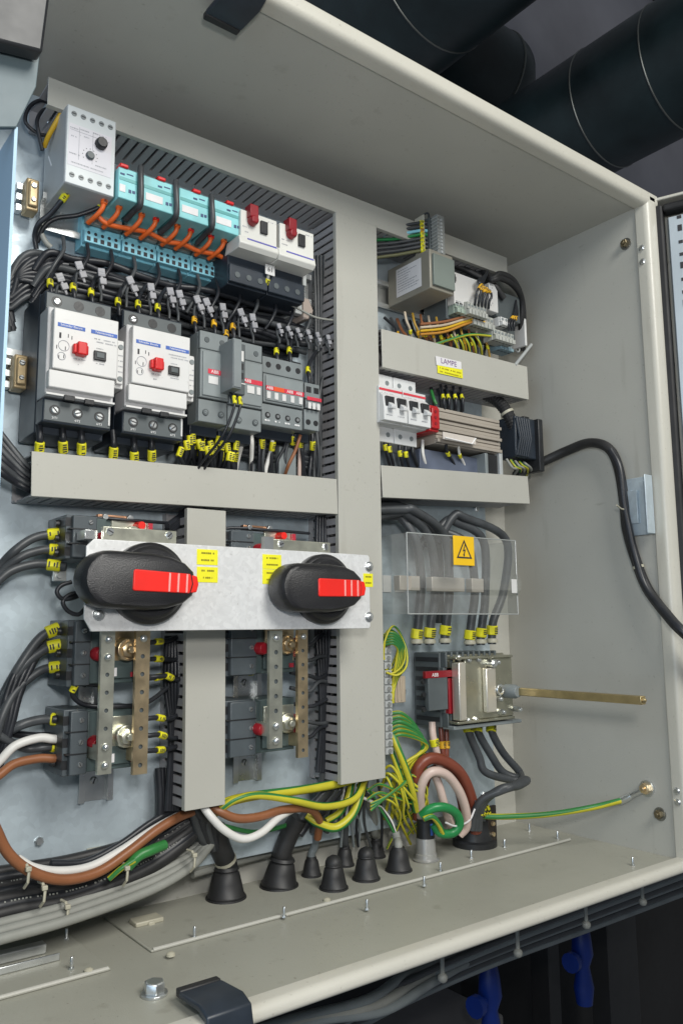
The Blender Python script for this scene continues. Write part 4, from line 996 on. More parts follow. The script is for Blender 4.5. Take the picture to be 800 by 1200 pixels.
for i in range(8):
    cable('black wire climbing along the right side of the rows', [(384+random.uniform(-6, 4), 560, 20), (380+random.uniform(-8, 4), 470, 18+i*2), (384+random.uniform(-8, 4), 400, 20), (360-i*4, 384+i, 24)], 1.9, CABLE if i % 2 else CABG, 'wire', 'wire', 'black wires beside the tall duct', k=4)
# ================================================================ HANDLE PLATE
hp = thing('handle_plate', 'bright galvanised plate carrying the two black rotary handles', 'plate', (228, 96, -2))
X0, X1, Z0, Z1 = 227.5, 512.5, -1.5, 70.5
q = MB(); c_ = 6
q.prism([(X0+c_, Z0), (X1-2, Z0), (X1, Z0+2), (X1, Z1-2), (X1-2, Z1), (X0+c_, Z1), (X0, Z1-c_), (X0, Z0+c_+4)], 97.5, 99.5, 'xz')
q.box(X0+8, X1-6, 90, 97.5, Z0, Z0+1.6); q.box(X0+8, X1-6, 90, 97.5, Z1-1.6, Z1)
q.build('plate', ZINCB, hp, .5)
q = MB()
for x in (300, 410): q.rings((x, 55, 35), (x, 98, 35), [(0, 5), (1, 5)], 10)
q.build('spacer', ZB, hp)
for px, py in ((116, 720), (432, 664), (432, 723)):
    p = P(px, py, 99.5); q = MB(); q.rings((p[0], 99.5, p[2]), (p[0], 100.2, p[2]), [(0, 5), (1, 5)], 18); q.rings((p[0], 100.2, p[2]), (p[0], 103, p[2]), [(0, 3.4), (.7, 3.2), (1, 2)], 14)
    q.build('screw', ZB, hp)
for (ax, ay), w in (((243, 653), 20), ((243, 673.5), 20), ((318.5, 658.5), 20), ((318.5, 676), 20), ((431, 680), 12)):
    p = P(ax, ay, 99.5); t = thing('caption_label', {(243, 653): 'upper yellow label right of the left handle', (243, 673.5): 'lower yellow label right of the left handle', (318.5, 658.5): 'upper yellow label left of the right handle', (318.5, 676): 'lower yellow label partly behind the right handle', (431, 680): 'yellow label at the right end of the handle plate'}[(ax, ay)], 'label', (p[0], 99.5, p[2]-7), 'yellow labels on the handle plate')
    q = MB(); q.box(p[0]-w/2, p[0]+w/2, 99.5, 99.9, p[2]-6.6, p[2]+6.6); q.build('sticker', YELLOW, t, .15)
    for zz in (3.4, -2.6): scribble(t, p[0]-w*.30, p[0]+w*.32, 100.05, p[2]+zz, 1.5, mat('olive_ink2', (.22, .19, .01), .5), gap=.2)
def handle(cx, cz, lab, s=1.0, rot=0):
    t = thing('rotary_handle', lab, 'rotary handle', (cx, 100, cz), 'black rotary handles')
    R = 33*s
    q = MB(); q.rings((cx, 99.6, cz), (cx, 114, cz), [(0, R), (.5, R), (.62, R*.97), (.72, R*.9), (.9, R*.86), (1, R*.8)], 56); q.build('disc', HANDLE, t, 0, ang=30)
    q = MB(); q.torus((cx, 114.1, cz), R*.70, .45, n=48, k=5); q.build('moulded_ring', HANDLE, t)
    # lever: round nose at the left, tapering to the right
    L0 = -62.5*s; RL = 22*s; q = MB(); pr = []
    for k in range(13):
        a = math.pi/2+math.pi*k/12; pr.append((L0+RL+RL*math.cos(a)*1.0, RL*math.sin(a)))
    pr += [(-8*s, -RL*1.02), (8*s, -RL*.93), (22*s, -RL*.72), (30*s, -RL*.42)]
    pr += [(32.5*s, 0)]
    pr += [(30*s, RL*.46), (22*s, RL*.76), (10*s, RL*.94), (-8*s, RL*1.02)]
    n = len(pr); ro = R_(rot); rings = []
    for d, k in ((102, .93), (104, .98), (108, 1.0), (120, 1.0), (124, .975), (127, .93), (128.4, .86)):
        rings.append([(cx+(x*k-20*(1-k))*math.cos(ro)-(z*k)*math.sin(ro), d, cz+(x*k-20*(1-k))*math.sin(ro)+(z*k)*math.cos(ro)) for x, z in pr])
    # shrink about a point nearer to the nose so the top stays full
    vs = [p for r in rings for p in r]; fs = []
    for i in range(len(rings)-1):
        for k in range(n): fs.append((i*n+k, i*n+(k+1) % n, (i+1)*n+(k+1) % n, (i+1)*n+k))
    fs.append(tuple(range(n))[::-1]); fs.append(tuple(range((len(rings)-1)*n, len(rings)*n)))
    q.add(vs, fs); lev = q.build('lever', HANDLE, t, 0, ang=32)
    q = MB(); ca, sa = math.cos(ro), math.sin(ro)
    q.T = lambda p: (cx+p[0]*ca-p[2]*sa, p[1], cz+p[0]*sa+p[2]*ca)
    q.prism([(-23*s, -8.3*s), (24*s, -7.8*s), (26*s, 0), (24*s, 7.8*s), (-23*s, 8.3*s), (-24*s, 7*s), (-24*s, -7*s)], 116, 129.4, 'xz')
    q.prism([(24*s, -7.6*s), (31*s, -6.4*s), (32.6*s, 0), (31*s, 6.4*s), (24*s, 7.6*s)], 110, 127.5, 'xz')
    ins = q.build('red_insert', REDH, lev, .8)
    q = MB(); q.T = lambda p: (cx+p[0]*ca-p[2]*sa, p[1], cz+p[0]*sa+p[2]*ca)
    for k in range(3): q.box((5+k*7.5)*s, (6.6+k*7.5)*s, 129.2, 130.2, -7.4*s, 7.4*s)
    q.build('grip_ridge', mat('pale_red_ridge', (.85, .35, .32), .4), ins, .3)
    return t
def hc(px, py, d): p = P(px, py, d); return p[0], p[2]
handle(278, 36.5, 'large black rotary handle with red insert on the left of the plate', 1.0, -2.2)
handle(452.5, 35.5, 'black rotary handle with red insert on the right of the plate', .99, 0)

# ================================================================ SWITCH COLUMNS UNDER THE PLATE
def disconnector(x0, z0, z1, lab, k, bw, xe, xr, xs):
    """small grey switch body: terminal block at the left, darker body, red button, round zinc spindle"""
    t = thing('switch_unit', lab, 'switch', (x0, 6, z0), 'grey switch units behind the handle plate')
    q = MB(); q.box(x0, x0+bw, 6, 52, z0, z1); q.box(x0+4, x0+bw, 52, 58, z0+1, z1-1); q.build('terminal_block', mat('slate_block', (.075, .09, .10), .4, var=.15, scale=45), t, .8)
    q = MB(); q.box(x0+bw, xe, 6, 50, z0+1, z1-1); q.box(x0+bw+.5, xr+4, 50, 56, z0+2, z1-2)
    q.box(xr+8, xe-3, 50, 53, z0+5, z0+20)
    q.build('housing', mat('slate_plastic', (.07, .10, .10), .42, var=.15, scale=40), t, .8)
    n = 3; h = (z1-z0)/n; q = MB()
    for i in range(n):
        zz = z0+h*(i+.5)
        slotscrew(q, x0+bw-5.5, 57.8, zz, 2.2, 0, 1)
    q.build('terminal_screw', [ZB, INK, BLACKP], t)
    q = MB()
    for i in range(n):
        zz = z0+h*(i+.5); q.rings((x0-.2, 34, zz), (x0-3, 34, zz), [(0, 3.6), (1, 3)], 10); q.box(x0-.4, x0+6, 22, 52.3, zz-3.6, zz+3.6)
        if i < n-1: q.box(x0+1, x0+bw, 52, 58.6, z0+h*(i+1)-.5, z0+h*(i+1)+.5)
    q.build('clamp_opening', BLACKP, t)
    cz = (z0+z1)/2-1
    q = MB(); q.rings((xr, 54, cz), (xr, 68, cz), [(0, 5.8), (.85, 5.8), (1, 4.6)], 18); q.build('red_button', mat('deep_red', (.36, .01, .02), .35), t, .3)
    q = MB(); cz += 3
    q.rings((xs, 50, cz), (xs, 62, cz), [(0, 9.5), (.9, 9.5), (1, 8.8)], 24); q.rings((xs, 62, cz), (xs, 66, cz), [(0, 7), (.85, 7), (1, 6)], 6); q.rings((xs, 66, cz), (xs, 70, cz), [(0, 3.6), (1, 3)], 12)
    q.box(xr+10, xe-2, 50, 52.5, cz-16, cz+16)
    q.build('spindle', BRASS if k else YZ, t, .3)
    q = MB(); q.box(xe-2, xe+2, 50, 56, z0+16, z0+34); q.box(xe-8, xe-3, 53, 54, z0+6, z0+10); q.build('red_mark', mat('pinkish_red', (.45, .03, .05), .4), t)
    q = MB(); q.box(xr+14, xr+19, 53, 53.4, z0+7, z0+14, 0); q.build('white_mark', PAPER, t)
    return t
def strip(px0, px1, py0, py1, d, m, lab, holes=8, dom=()):
    a = P(px0, py0, d); b_ = P(px1, py1, d)
    x0, x1 = a[0], P(px1, py0, d)[0]; z0, z1 = b_[2], a[2]
    t = thing('perforated_strip', lab, 'perforated strip', (x0, d-2, z0), 'perforated steel strips')
    # strip with real holes: side rails + bridges
    q = MB(); w = x1-x0; n = holes; pit = (z1-z0)/n; r = w*.15; cx = (x0+x1)/2; N_ = 12
    for i in range(n):
        za, zb = z0+pit*i, z0+pit*(i+1); zc_ = (za+zb)/2
        if i in dom:
            q.add([(x0, d, za), (x1, d, za), (x1, d, zb), (x0, d, zb)], [(0,1,2,3)]); continue
        circ = [(cx+r*math.cos(2*math.pi*k/N_), d, zc_+r*math.sin(2*math.pi*k/N_)) for k in range(N_)]
        outer = []
        for k in range(N_):
            an = 2*math.pi*k/N_; cxx, czz = math.cos(an), math.sin(an); s = min((w/2)/max(1e-6, abs(cxx)), (pit/2)/max(1e-6, abs(czz)))
            outer.append((cx+cxx*s, d, zc_+czz*s))
        q.add(circ+outer, [(k, (k+1) % N_, N_+(k+1) % N_, N_+k) for k in range(N_)])
        corners = [(x1, d, zb), (x0, d, zb), (x0, d, za), (x1, d, za)]
        # fill corners
        an_c = math.degrees(math.atan2(pit/2, w/2))
        for ci, ac in enumerate((an_c, 180-an_c, 180+an_c, 360-an_c)):
            k = int(ac//30); q.add([corners[ci], outer[k], outer[(k+1) % N_]], [(0, 1, 2)])
    q.box(x0, x0+1.2, d-4, d-.02, z0, z1)
    q.build('strip', m, t, ang=1)
    q = MB()
    for i in dom:
        zc_ = z0+pit*(i+.5); q.rings((cx, d+.6, zc_), (cx, d+3.6, zc_), [(0, r*1.75), (.5, r*1.6), (.85, r*1.1), (1, r*.4)], 16)
    if dom: q.build('rivet', ZB, t)
    MB().box(x0+2.2, x1-.5, d-5, d-1.4, z0+1, z1-1).build('hole_shade', GREYD, t)  # dark sheet added behind the strip so the holes look shaded
    MB().box(x0+2, x0+6, 8, d-6, z0+10, z0+22).build('bracket_foot', m, t)
    return t
# left column
top_z = P(75, 636, 40)[2]
disconnector(227, 58, 95, 'grey switch unit peeking over the left end of the handle plate', 0, 24, 300, 256, 282)
disconnector(232, -46, 8, 'grey switch unit just below the left end of the handle plate', 1, 17, 294, 255, 280)
disconnector(231, -116, -64, 'lowest grey switch unit in the left column', 0, 18, 296, 255, 281)
disconnector(376, 58, 92, 'grey switch unit peeking over the plate left of the tall duct', 0, 28, 452, 410, 440)
disconnector(377, -44, 8, 'grey switch unit below the plate between the two vertical ducts', 1, 31, 456, 411, 441)
disconnector(377, -117, -66, 'lowest grey switch unit between the two vertical ducts', 0, 31, 456, 410, 441)
strip(119.5, 135.5, 739, 906, 84, YZ, 'silvery perforated strip in front of the left switch column', 8, (0, 1, 6, 7) if False else (7, 6, 1, 0))
strip(160, 176.5, 738, 906, 72, BRASS, 'brassy perforated strip at the right of the left switch column', 8, (7,))
strip(316, 331, 739, 876, 84, YZ, 'silvery perforated strip in front of the middle switch column', 8, (7, 0, 1))
strip(349, 360.5, 738, 887, 72, BRASS, 'brassy perforated strip at the right of the middle switch column', 9, (8,))
# parts showing over the plate
t = thing('cross_bar', 'cream metal cross bar with two screws above the left handle', 'bar', P(120, 632, 86))
a = P(121, 619, 86); b_ = P(207, 634, 86)
q = MB(); q.box(a[0], b_[0], 82, 86, b_[2]-4, b_[2]+8.5); q.build('bar', YZ, t, .6)
q = MB(); slotscrew(q, a[0]+6, 86, b_[2]+4.5, 3.4, 0, 1); slotscrew(q, b_[0]-7, 86, b_[2]+4.5, 3.4, 0, 1); q.build('screw', [ZB, INK], t)
B(t, 'clip', ZB, a[0]-12, a[0]-1, 60, 78, b_[2]-2, b_[2]+6, .5)
t = thing('cross_bar', 'cream metal cross bar with bright screws left of the tall duct above the plate', 'bar', P(312, 640, 86))
a = P(312, 633, 86); b_ = P(387, 645, 86)
q = MB(); q.box(a[0], b_[0], 82, 86, b_[2]-6, b_[2]+7.5); q.build('bar', YZ, t, .6)
q = MB(); slotscrew(q, a[0]+16, 86, b_[2]+3, 3.6, 0, 1); slotscrew(q, b_[0]-6, 86, b_[2]+3, 3.6, 0, 1); q.box(a[0]-3, a[0]+7, 82, 87.5, b_[2]-4, b_[2]+9, 0); q.build('screw', [ZB, INK], t)
for lab, px, py in (('copper coloured bridge piece above the left handle', 136, 607), ('copper coloured bridge piece above the right handle', 302, 619)):
    p = P(px, py, 50); t = thing('copper_bridge', lab, 'bridge piece', p)
    q = MB(); q.box(p[0]-16, p[0]+16, 44, 50, p[2]-2.4, p[2]+2.4); q.build('bar', mat('copper_bar', (.55, .30, .18), .35, .8, var=.2), t, .6)
    q = MB(); q.rings((p[0]+12, 50, p[2]), (p[0]+12, 54, p[2]), [(0, 3.6), (1, 3)], 6); q.rings((p[0]-10, 50, p[2]), (p[0]-10, 53, p[2]), [(0, 3), (1, 2.4)], 12); q.build('nut', ZB, t, .3)
    p2 = P(px+29, py+9, 60); q = MB(); q.rings((p2[0], 52, p2[2]), (p2[0], 63, p2[2]), [(0, 4), (1, 3.4)], 14); q.build('red_cap', REDH, t)
    wcable('thin black link wire beside the bridge piece above the %s handle' % ('left' if px < 200 else 'right'), [P(px-60, py+12, 40), P(px-40, py+1, 44), P(px-16, py, 50), P(px+8, py+2, 54), P(px+36, py+4, 52), P(px+60, py+6, 40)], 1.5, CABLE, 'wire', 'wire')
# rail stubs below the columns
for lab, px0, px1, py0, py1 in (('short zinc rail stub below the left switch column', 92, 131, 905, 936), ('short zinc rail stub below the middle switch column', 272, 305, 885, 913), ('short zinc rail stub between the middle switch units', 272, 305, 790, 820), ('short zinc rail stub between the left switch units', 92, 112, 790, 832)):
    a = P(px0, py0, 5); b_ = P(px1, py1, 5); t = thing('rail_stub', lab, 'rail', (a[0], 0, b_[2]), 'short vertical rail stubs')
    q = MB(); w = b_[0]-a[0]; q.box(a[0], a[0]+w*.16, 7, 8, b_[2], a[2]+20); q.box(b_[0]-w*.16, b_[0], 7, 8, b_[2], a[2]+20)
    q.box(a[0]+w*.15, a[0]+w*.17, 0.2, 8, b_[2], a[2]+20); q.box(b_[0]-w*.17, b_[0]-w*.15, .2, 8, b_[2], a[2]+20); q.box(a[0]+w*.16, b_[0]-w*.16, .3, 1.3, b_[2], a[2]+20); q.build('channel', ZB, t, .2)
    q = MB(); slotscrew(q, (a[0]+b_[0])/2, 1.3, a[2]-9, 3.4, 0, 1, 1.2); q.build('screw', [ZB, INK], t)
# right-hand small wires out of the columns into the duct fingers
rw = [((178, 752), 1), ((178, 772), 1), ((190, 792), 1), ((178, 794), 1), ((180, 841), 1), ((182, 861), 1), ((180, 879), 1), ((352, 786), 1)]
for i, ((px, py), mk) in enumerate(rw[:7]):
    cable('black wire with yellow marker running from the left switches into the duct', [(px-24, py+1, 46), (px-8, py+1, 50), (px+5, py, 48), (px+20, py-2+(i % 3)*3, 40), (px+42, py-10+(i % 2)*12, 24)], 2.2, CABLE, 'wire', 'wire', 'marked wires between left switches and duct', marks=(.36,), mlen=9)
for i in range(7):
    py = 752+i*18
    cable('black wire passing between the middle switches and the tall duct', [(340, py, 42), (362, py+4, 42), (376, py+(i % 3)*7-8, 36), (398, py+(i % 2)*14-12, 22)], 2.0, CABG if i % 2 else CABLE, 'wire', 'wire', 'wires between middle switches and tall duct')
for i in range(5):
    cable('black wire lying inside the short vertical duct', [(196+i*3, 745, 30), (194+i*4, 800, 26+i*3), (200+i*2, 860, 28), (196+i*3, 950, 26)], 2.6, CABLE, 'wire', 'wire', 'wires inside the short duct')
    cable('black wire lying inside the tall duct', [(372+i*3, 600, 30), (370+i*4, 720, 26+i*3), (376+i*2, 830, 28), (372+i*3, 905, 26)], 2.6, CABLE, 'wire', 'wire', 'wires inside the tall duct')
    cable('dark wire inside the upper stretch of the tall duct', [(368+i*4, 300, 20+i*4), (370+i*3, 400, 26), (368+i*4, 560, 24)], 2.2, CABG, 'wire', 'wire', 'wires inside the tall duct upper stretch')
cable('thin black loop wire between the left switch units with yellow marker', [(196, 806, 40), (170, 824, 50), (130, 828, 52), (100, 826, 50), (86, 816, 50), (87, 806, 52), (94, 801, 52), (118, 803, 46)], 2.0, CABLE, 'wire', 'wire', marks=(.80,), mlen=10)
cable('black wire with yellow marker between the middle switch units', [(258, 785, 40), (275, 788, 44), (290, 789, 44), (300, 788, 30)], 1.8, CABLE, 'wire', 'wire', marks=(.7,), mlen=8)
for i in range(4):
    cable('dark wire bunch above the plate beside the short duct', [(196, 628-i*4, 40+i*4), (208, 616-i*3, 36), (216, 606-i*2, 26), (226, 598, 18)], 2.6, CABLE, 'wire', 'wire', 'dark wires above the plate beside the short duct')
# ---------------- power cables at the left
K = dict(marks=(.90,), mlen=13)
def pc(lab, pts, r, m, mk=(.88,), mm_=None, dd=30, grp=None):
    cable(lab, [(a, b, (c[0] if c else dd)) for a, b, *c in pts], r, m, marks=mk, mlen=11, mk=mm_, group=grp)
pc('black power cable with yellow marker, topmost into the upper left switch', [(-30, 700, 14), (0, 664, 20), (18, 645), (39, 631), (60, 626), (81, 624, 36)], 3.7, CABG)
pc('black power cable with yellow marker, middle of three into the upper left switch', [(-30, 706, 18), (0, 672, 22), (24, 653), (48, 645), (64, 644), (82, 645, 36)], 3.7, CABG)
pc('black power cable with yellow marker, lowest of three into the upper left switch', [(-30, 712, 24), (0, 679, 30), (18, 667), (42, 661), (60, 662), (78, 664, 36)], 3.7, CABG)
pc('black power cable with yellow marker, topmost into the switch below the handle', [(-18, 880, 14), (0, 825, 20), (20, 786), (45, 750), (64, 738), (84, 734, 36)], 4.0, CABG)
pc('black power cable with yellow marker, middle one into the switch below the handle', [(-14, 880, 22), (2, 828, 26), (24, 785), (48, 764), (64, 757), (84, 755, 36)], 4.0, CABG)
pc('black power cable with yellow marker, lowest into the switch below the handle', [(-10, 885, 30), (2, 842, 34), (18, 811), (44, 788), (62, 782), (84, 780, 36)], 3.6, CABG)
pc('black power cable into the lowest left switch, topmost', [(-20, 868, 18), (0, 862, 22), (24, 850), (45, 844), (62, 843), (80, 844, 36)], 4.0, CABG, (.88,), None)
pc('white power cable with yellow marker into the lowest left switch', [(-20, 912, 30), (0, 892, 34), (18, 874, 36), (45, 865, 36), (62, 866, 36), (82, 867, 36)], 3.6, WHITEC, ())
pc('black power cable under the white one into the lowest left switch', [(-16, 850, 30), (6, 866, 30), (30, 877, 26), (50, 876), (62, 875), (80, 874, 30)], 3.4, CABG)
pc('brown power cable looping into the lowest left switch', [(-40, 960, 44), (-22, 925, 46), (0, 908, 42), (18, 895, 38), (45, 889, 36), (62, 889, 36), (84, 889, 36)], 3.6, BROWN, (.93,))
for i in range(4):
    pc('dark cable rising steeply along the left edge', [(-10+i*3, 900, 18+i*3), (2+i*4, 850), (8+i*5, 815), (22+i*5, 782), (46+i*3, 756-i*2, 24)], 2.9, CABLE, (), grp='dark cables along the left edge')
pc('black cable drooping from the left bundle', [(-10, 850, 16), (10, 858, 18), (34, 862, 18), (60, 862, 20), (80, 860, 24)], 3.2, CABLE, ())
for i, pts in enumerate((((84, 682), (72, 686), (67, 694), (74, 702), (88, 700), (99, 694)), ((92, 694), (80, 698), (74, 706), (80, 716), (92, 720), (101, 712)))):
    cable('thin black loop of wire below the left handle nose, %s one' % ('upper', 'lower')[i], [(a, b, 60) for a, b in pts], 1.8, CABLE, 'wire', 'wire')
t = thing('small_lug', 'small grey lug under the upper left cables', 'lug', P(70, 674, 30)); p = P(70, 674, 30)
q = MB(); q.box(p[0]-5, p[0]+6, 26, 30, p[2]-5, p[2]+5); q.build('plate', ZB, t, .5); q = MB(); q.rings((p[0], 30, p[2]), (p[0], 32, p[2]), [(0, 3), (1, 2.6)], 12); q.build('screw', ZB, t)

# ================================================================ LOWER RIGHT : cover, switch
for i, (x, w) in enumerate(((449, 10), (463, 12))):  # window reflections on the zinc plate, painted as flat white patches
    a = P(x, 674, 2); b_ = P(x+w, 694, 2); tag(MB().box(a[0], b_[0], 0, 1, b_[2], a[2]).build('painted_reflection', WHITEP, None), ('left', 'right')[i]+' white patch imitating a reflection beside the clear cover', 'sticker')
cc = thing('clear_cover', 'transparent plastic cover with yellow warning sign over the cable terminals', 'cover', (572, 60, 13))
q = MB()
xl, xr = 573, 745
q.add([(xl, 88, 98), (xr, 88, 99), (xr, 88, 60), (xl, 88, 60), (xr, 94, 52), (xl, 94, 52), (xr, 94, 40), (xl, 94, 40), (xr, 88, 34), (xl, 88, 34), (xr, 88, 13), (xl, 88, 13)],
      [(0,1,2,3), (3,2,4,5), (5,4,6,7), (7,6,8,9), (9,8,10,11)])
q.add([(xl, 88, 98), (xl, 88, 13), (xl, 30, 13), (xl, 30, 98)], [(0,1,2,3)]); q.add([(xr, 88, 99), (xr, 88, 13), (xr, 40, 13), (xr, 40, 99)], [(0,1,2,3)])
o = q.build('panel', CLEAR, cc)
q = MB()
for a, b_ in (((xl, 88, 98), (xr, 88, 99)), ((xl, 88, 13), (xr, 88, 13)), ((xr, 88, 13), (xr, 88, 99)), ((xl, 88, 13), (xl, 88, 98))): q.tube([a, b_], .7, 6)
q.build('edge', mat('milky_edge', (.36, .38, .37), .2), cc)
q = MB()
for x, w in ((xl+14, 30), (xl+62, 52), (xl+126, 20)): q.box(x, x+w, 50, 60, 39, 55)
q.build('terminal_lug', mat('lug_cream', (.58, .52, .46), .35, .2), cc, .8)
q = MB(); q.box(xr-17, xr-8, 94.2, 94.8, 37, 53); q.build('reflection_patch', WHITEP, cc, .3)  # white patch painted in for a window reflection
w = P(543, 645.5, 90); ws = MB()
s = 16.3
ws.box(w[0]-s, w[0]+s, 89.2, 90.6, w[2]-s, w[2]+s); sign = ws.build('warning_sign', WARN, cc, .4)
tri = MB()
def tr_(r1, dd, m_): return [(w[0]+r1*math.sin(a), dd, w[2]-1.5+r1*math.cos(a)) for a in (0, 2*math.pi/3, 4*math.pi/3)]
o1, i1 = tr_(14, 90.9, 0), tr_(10.6, 90.9, 0)
tri.add(o1+i1, [(0,1,4,3), (1,2,5,4), (2,0,3,5)])
bolt_ = [(1.4, 8.2), (-2.6, -.2), (.2, .3), (-1.2, -3.4), (-2.3, -3.0), (-.6, -6.2), (1.0, -3.9), (.2, -3.7), (2.4, 2.2), (-.2, 1.8), (2.6, 8.2)]
tri.add([(w[0]+a, 90.9, w[2]+b_-.6) for a, b_ in bolt_], [(0,1,2,9,10), (2,3,7,8,9), (3,4,5,6,7)])
tri.build('warning_symbol', INK, sign)
# big cables behind the cover
ends = [(488, 753), (503, 753), (521, 752), (550, 754), (563, 753), (576, 752)]
starts = [(440, 600, 20), (440, 605, 30), (440, 594, 36), (500, 640, 14), (510, 636, 22), (522, 632, 28)]
mids = [((470, 606), (487, 634), (493, 680)), ((478, 602), (503, 632), (510, 690)), ((486, 598), (520, 628), (526, 690)),
        ((520, 622), (548, 640), (556, 690)), ((536, 612), (566, 634), (568, 700)), ((545, 606), (592, 632), (590, 690))]
for i in range(6):
    s0 = starts[i]; m_ = mids[i]; e = ends[i]
    pts = [(s0[0]-10, s0[1]+4, s0[2]), (m_[0][0]-14, m_[0][1]-1, s0[2]+8), (m_[0][0], m_[0][1]+1, s0[2]+12), (m_[1][0], m_[1][1], 40), (m_[2][0], m_[2][1], 36), (e[0]+2, e[1]-26, 34), (e[0], e[1]-8, 32), (e[0], e[1]+3, 32)]
    o = cable('thick dark cable with yellow marker dropping into the main switch, %s from the left' % ('first', 'second', 'third', 'fourth', 'fifth', 'sixth')[i], pts, 5.2, CABG, marks=(.935,), mlen=11, n=14)
    c = P(*ends[i], 32); q = MB(); q.rings((c[0], 32, c[2]-1), (c[0], 32, c[2]+4), [(0, 7.2), (.5, 7.4), (1, 6)], 14); q.build('ferrule_collar', NYLON, o)
for k in range(2):
    cable('thick dark cable curving over behind the clear cover, %s' % ('upper', 'lower')[k], [(430, 592+k*12, 16), (462, 592+k*10, 24), (492, 604+k*10, 28), (510, 628+k*6, 26), (515, 670, 20), (515, 730, 14)], 5.0, CABG, n=12)
# main switch: dark ribbed body on the plate, metal mechanism in front
ms = thing('main_switch', 'main switch with dark ribbed body and shiny metal mechanism', 'main switch', (640, 0, -118))
q = MB(); q.box(655, 748, 6, 48, -112, -30)
for k in range(10): q.box(657+k*9, 660+k*9, 48, 56, -46, -29)
for k in range(8): q.box(657+k*5, 659+k*5, 48, 57, -112, -96)
q.box(655, 700, 48, 54, -96, -46)
q.build('body', GREYD, ms, .7)
q = MB()
for k in range(7): q.box(654.2, 655.2, 9, 46, -106+k*11, -101+k*11)
q.build('side_rib', BLACKP, ms)
p0 = P(500, 793, 58); p1 = P(525, 831, 58)
q = MB(); q.box(p0[0], p1[0]-2, 54, 60, p1[2], p0[2]); q.build('front_block', GREYD, ms, .8)
a = P(498, 787, 60); b_ = P(532, 793, 60); B(ms, 'red_strip', DRED, a[0], b_[0], 56, 60.5, b_[2], a[2], .3); text('ABB', ((a[0]+b_[0])/2-8, 60.8, (a[2]+b_[2])/2-.6), 5.5, WHITEI, ms)
a = P(524, 793, 60); b_ = P(535, 836, 60); B(ms, 'red_block', DRED, a[0]+2, b_[0], 50, 59, b_[2], a[2]-2, .6)
q = MB()
for zz in (-60, -74, -90): q.rings((p0[0]-3, 54, zz), (p0[0]-3, 56.5, zz), [(0, 3), (1, 2.6)], 12)
for x_ in (664, 674, 684, 694): q.rings((x_, 56.5, -50), (x_, 58, -50), [(0, 2), (1, 1.6)], 10)
q.build('screw', [BLACKP], ms)
a = P(534, 770, 70); b_ = P(603, 842, 70)
mx0, mx1, mz0, mz1 = a[0], P(603, 800, 70)[0], b_[2], a[2]
q = MB(); q.box(mx0, mx1, 52, 54, mz0-4, mz1+2); q.box(mx0, mx1-2, 54, 70, mz1-3, mz1); q.box(mx0, mx1-2, 54, 70, mz0, mz0+3); q.box(mx0+18, mx1, 54, 66, mz0+3, mz1-3); q.build('mechanism_frame', mat('champagne_steel', (.44, .43, .34), .28, .85, var=.12, scale=50), ms, .8)
q = MB(); q.box(mx0+2, mx0+13, 60, 72, mz0+4, mz1-6); q.box(mx0+45, mx0+61, 66, 73, mz0+10, mz1-14); q.build('bright_plate', mat('polished_steel', (.85, .80, .70), .32, .8), ms, 1.2)
q = MB(); q.box(mx0-2, mx1+14, 48, 66, mz0-6, mz0-2); q.build('lower_shelf', GREYM, ms, .6)
q = MB()
for x_, z_ in ((mx0+8, mz1-1), (mx0+24, mz1-4), (mx0+40, mz1-4), (mx0+66, mz1-8), (mx0+72, mz0+9), (mx0+68, mz0+24), (mx0+20, mz0+3), (mx0+32, mz0+3), (mx1+4, mz0+10)):
    q.rings((x_, 64, z_), (x_, 75 if x_ > mx0+50 else 69, z_), [(0, 3.6), (.8, 3.4), (1, 2)], 6)
q.rings((mx0+58, 66, mz1-9), (mx0+58, 76, mz1-9), [(0, 5), (.8, 5), (1, 3)], 14); q.torus((mx0+66, 74, (mz0+mz1)/2-2), 5, 1.6, 'y', 16)
q.build('mechanism_bolt', ZB, ms, .2)
sx, sz = P(604, 810, 76)[0], P(604, 810, 76)[2]
q = MB(); q.rings((sx-5, 60, sz), (sx-5, 84, sz), [(0, 8), (.8, 8), (1, 6)], 18); q.build('shaft_hub', GREYM, ms, .5)
q = MB(); q.box(sx-4.3, sx+4.3, 80, 241, sz-4.3, sz+4.3); q.rings((sx, 241, sz), (sx, 244, sz), [(0, 3.2), (1, 1.6)], 8); q.build('shaft', mat('shaft_brass', (.48, .38, .20), .34, .85, var=.18, scale=60), ms, .7)
for i, (p_, q_) in enumerate((((549, 850), (561, 887)), ((560, 850), (575, 885)), ((576, 850), (589, 882)))):
    cable('black power cable leaving the main switch downwards and looping back, %s' % ('left', 'middle', 'right')[i],
          [(p_[0], p_[1]-6, 36), (p_[0], p_[1]+8, 40), (q_[0], q_[1], 42), (q_[0]+8+(5*i), 905-i, 46), (600+i*5, 914-i*2, 56), (617-i*3, 914, 68), (606-i*2, 921, 76), (588, 924+i, 72), (570-i*2, 936, 56), (562-i*3, 952, 46), (560-i*4, 972, 40)], 4.6, CABG, marks=(10,), mlen=10, n=12)
cable('beige cable dropping from the main switch into the brown loop', [(506, 846, 36), (507, 862, 38), (512, 884, 40), (516, 906, 40)], 4.0, PINK, marks=(.4,), mlen=8, n=12)
cable('reddish brown cable dropping from the main switch, left one', [(516, 846, 36), (517, 862, 38), (519, 884, 40), (520, 900, 40)], 3.0, REDBR, marks=(.5,), mlen=8, mk=AMBER)
cable('reddish brown cable dropping from the main switch, right one', [(523, 846, 36), (523, 862, 38), (523, 884, 40), (524, 900, 40)], 2.8, REDBR, marks=(.5,), mlen=8, mk=AMBER)
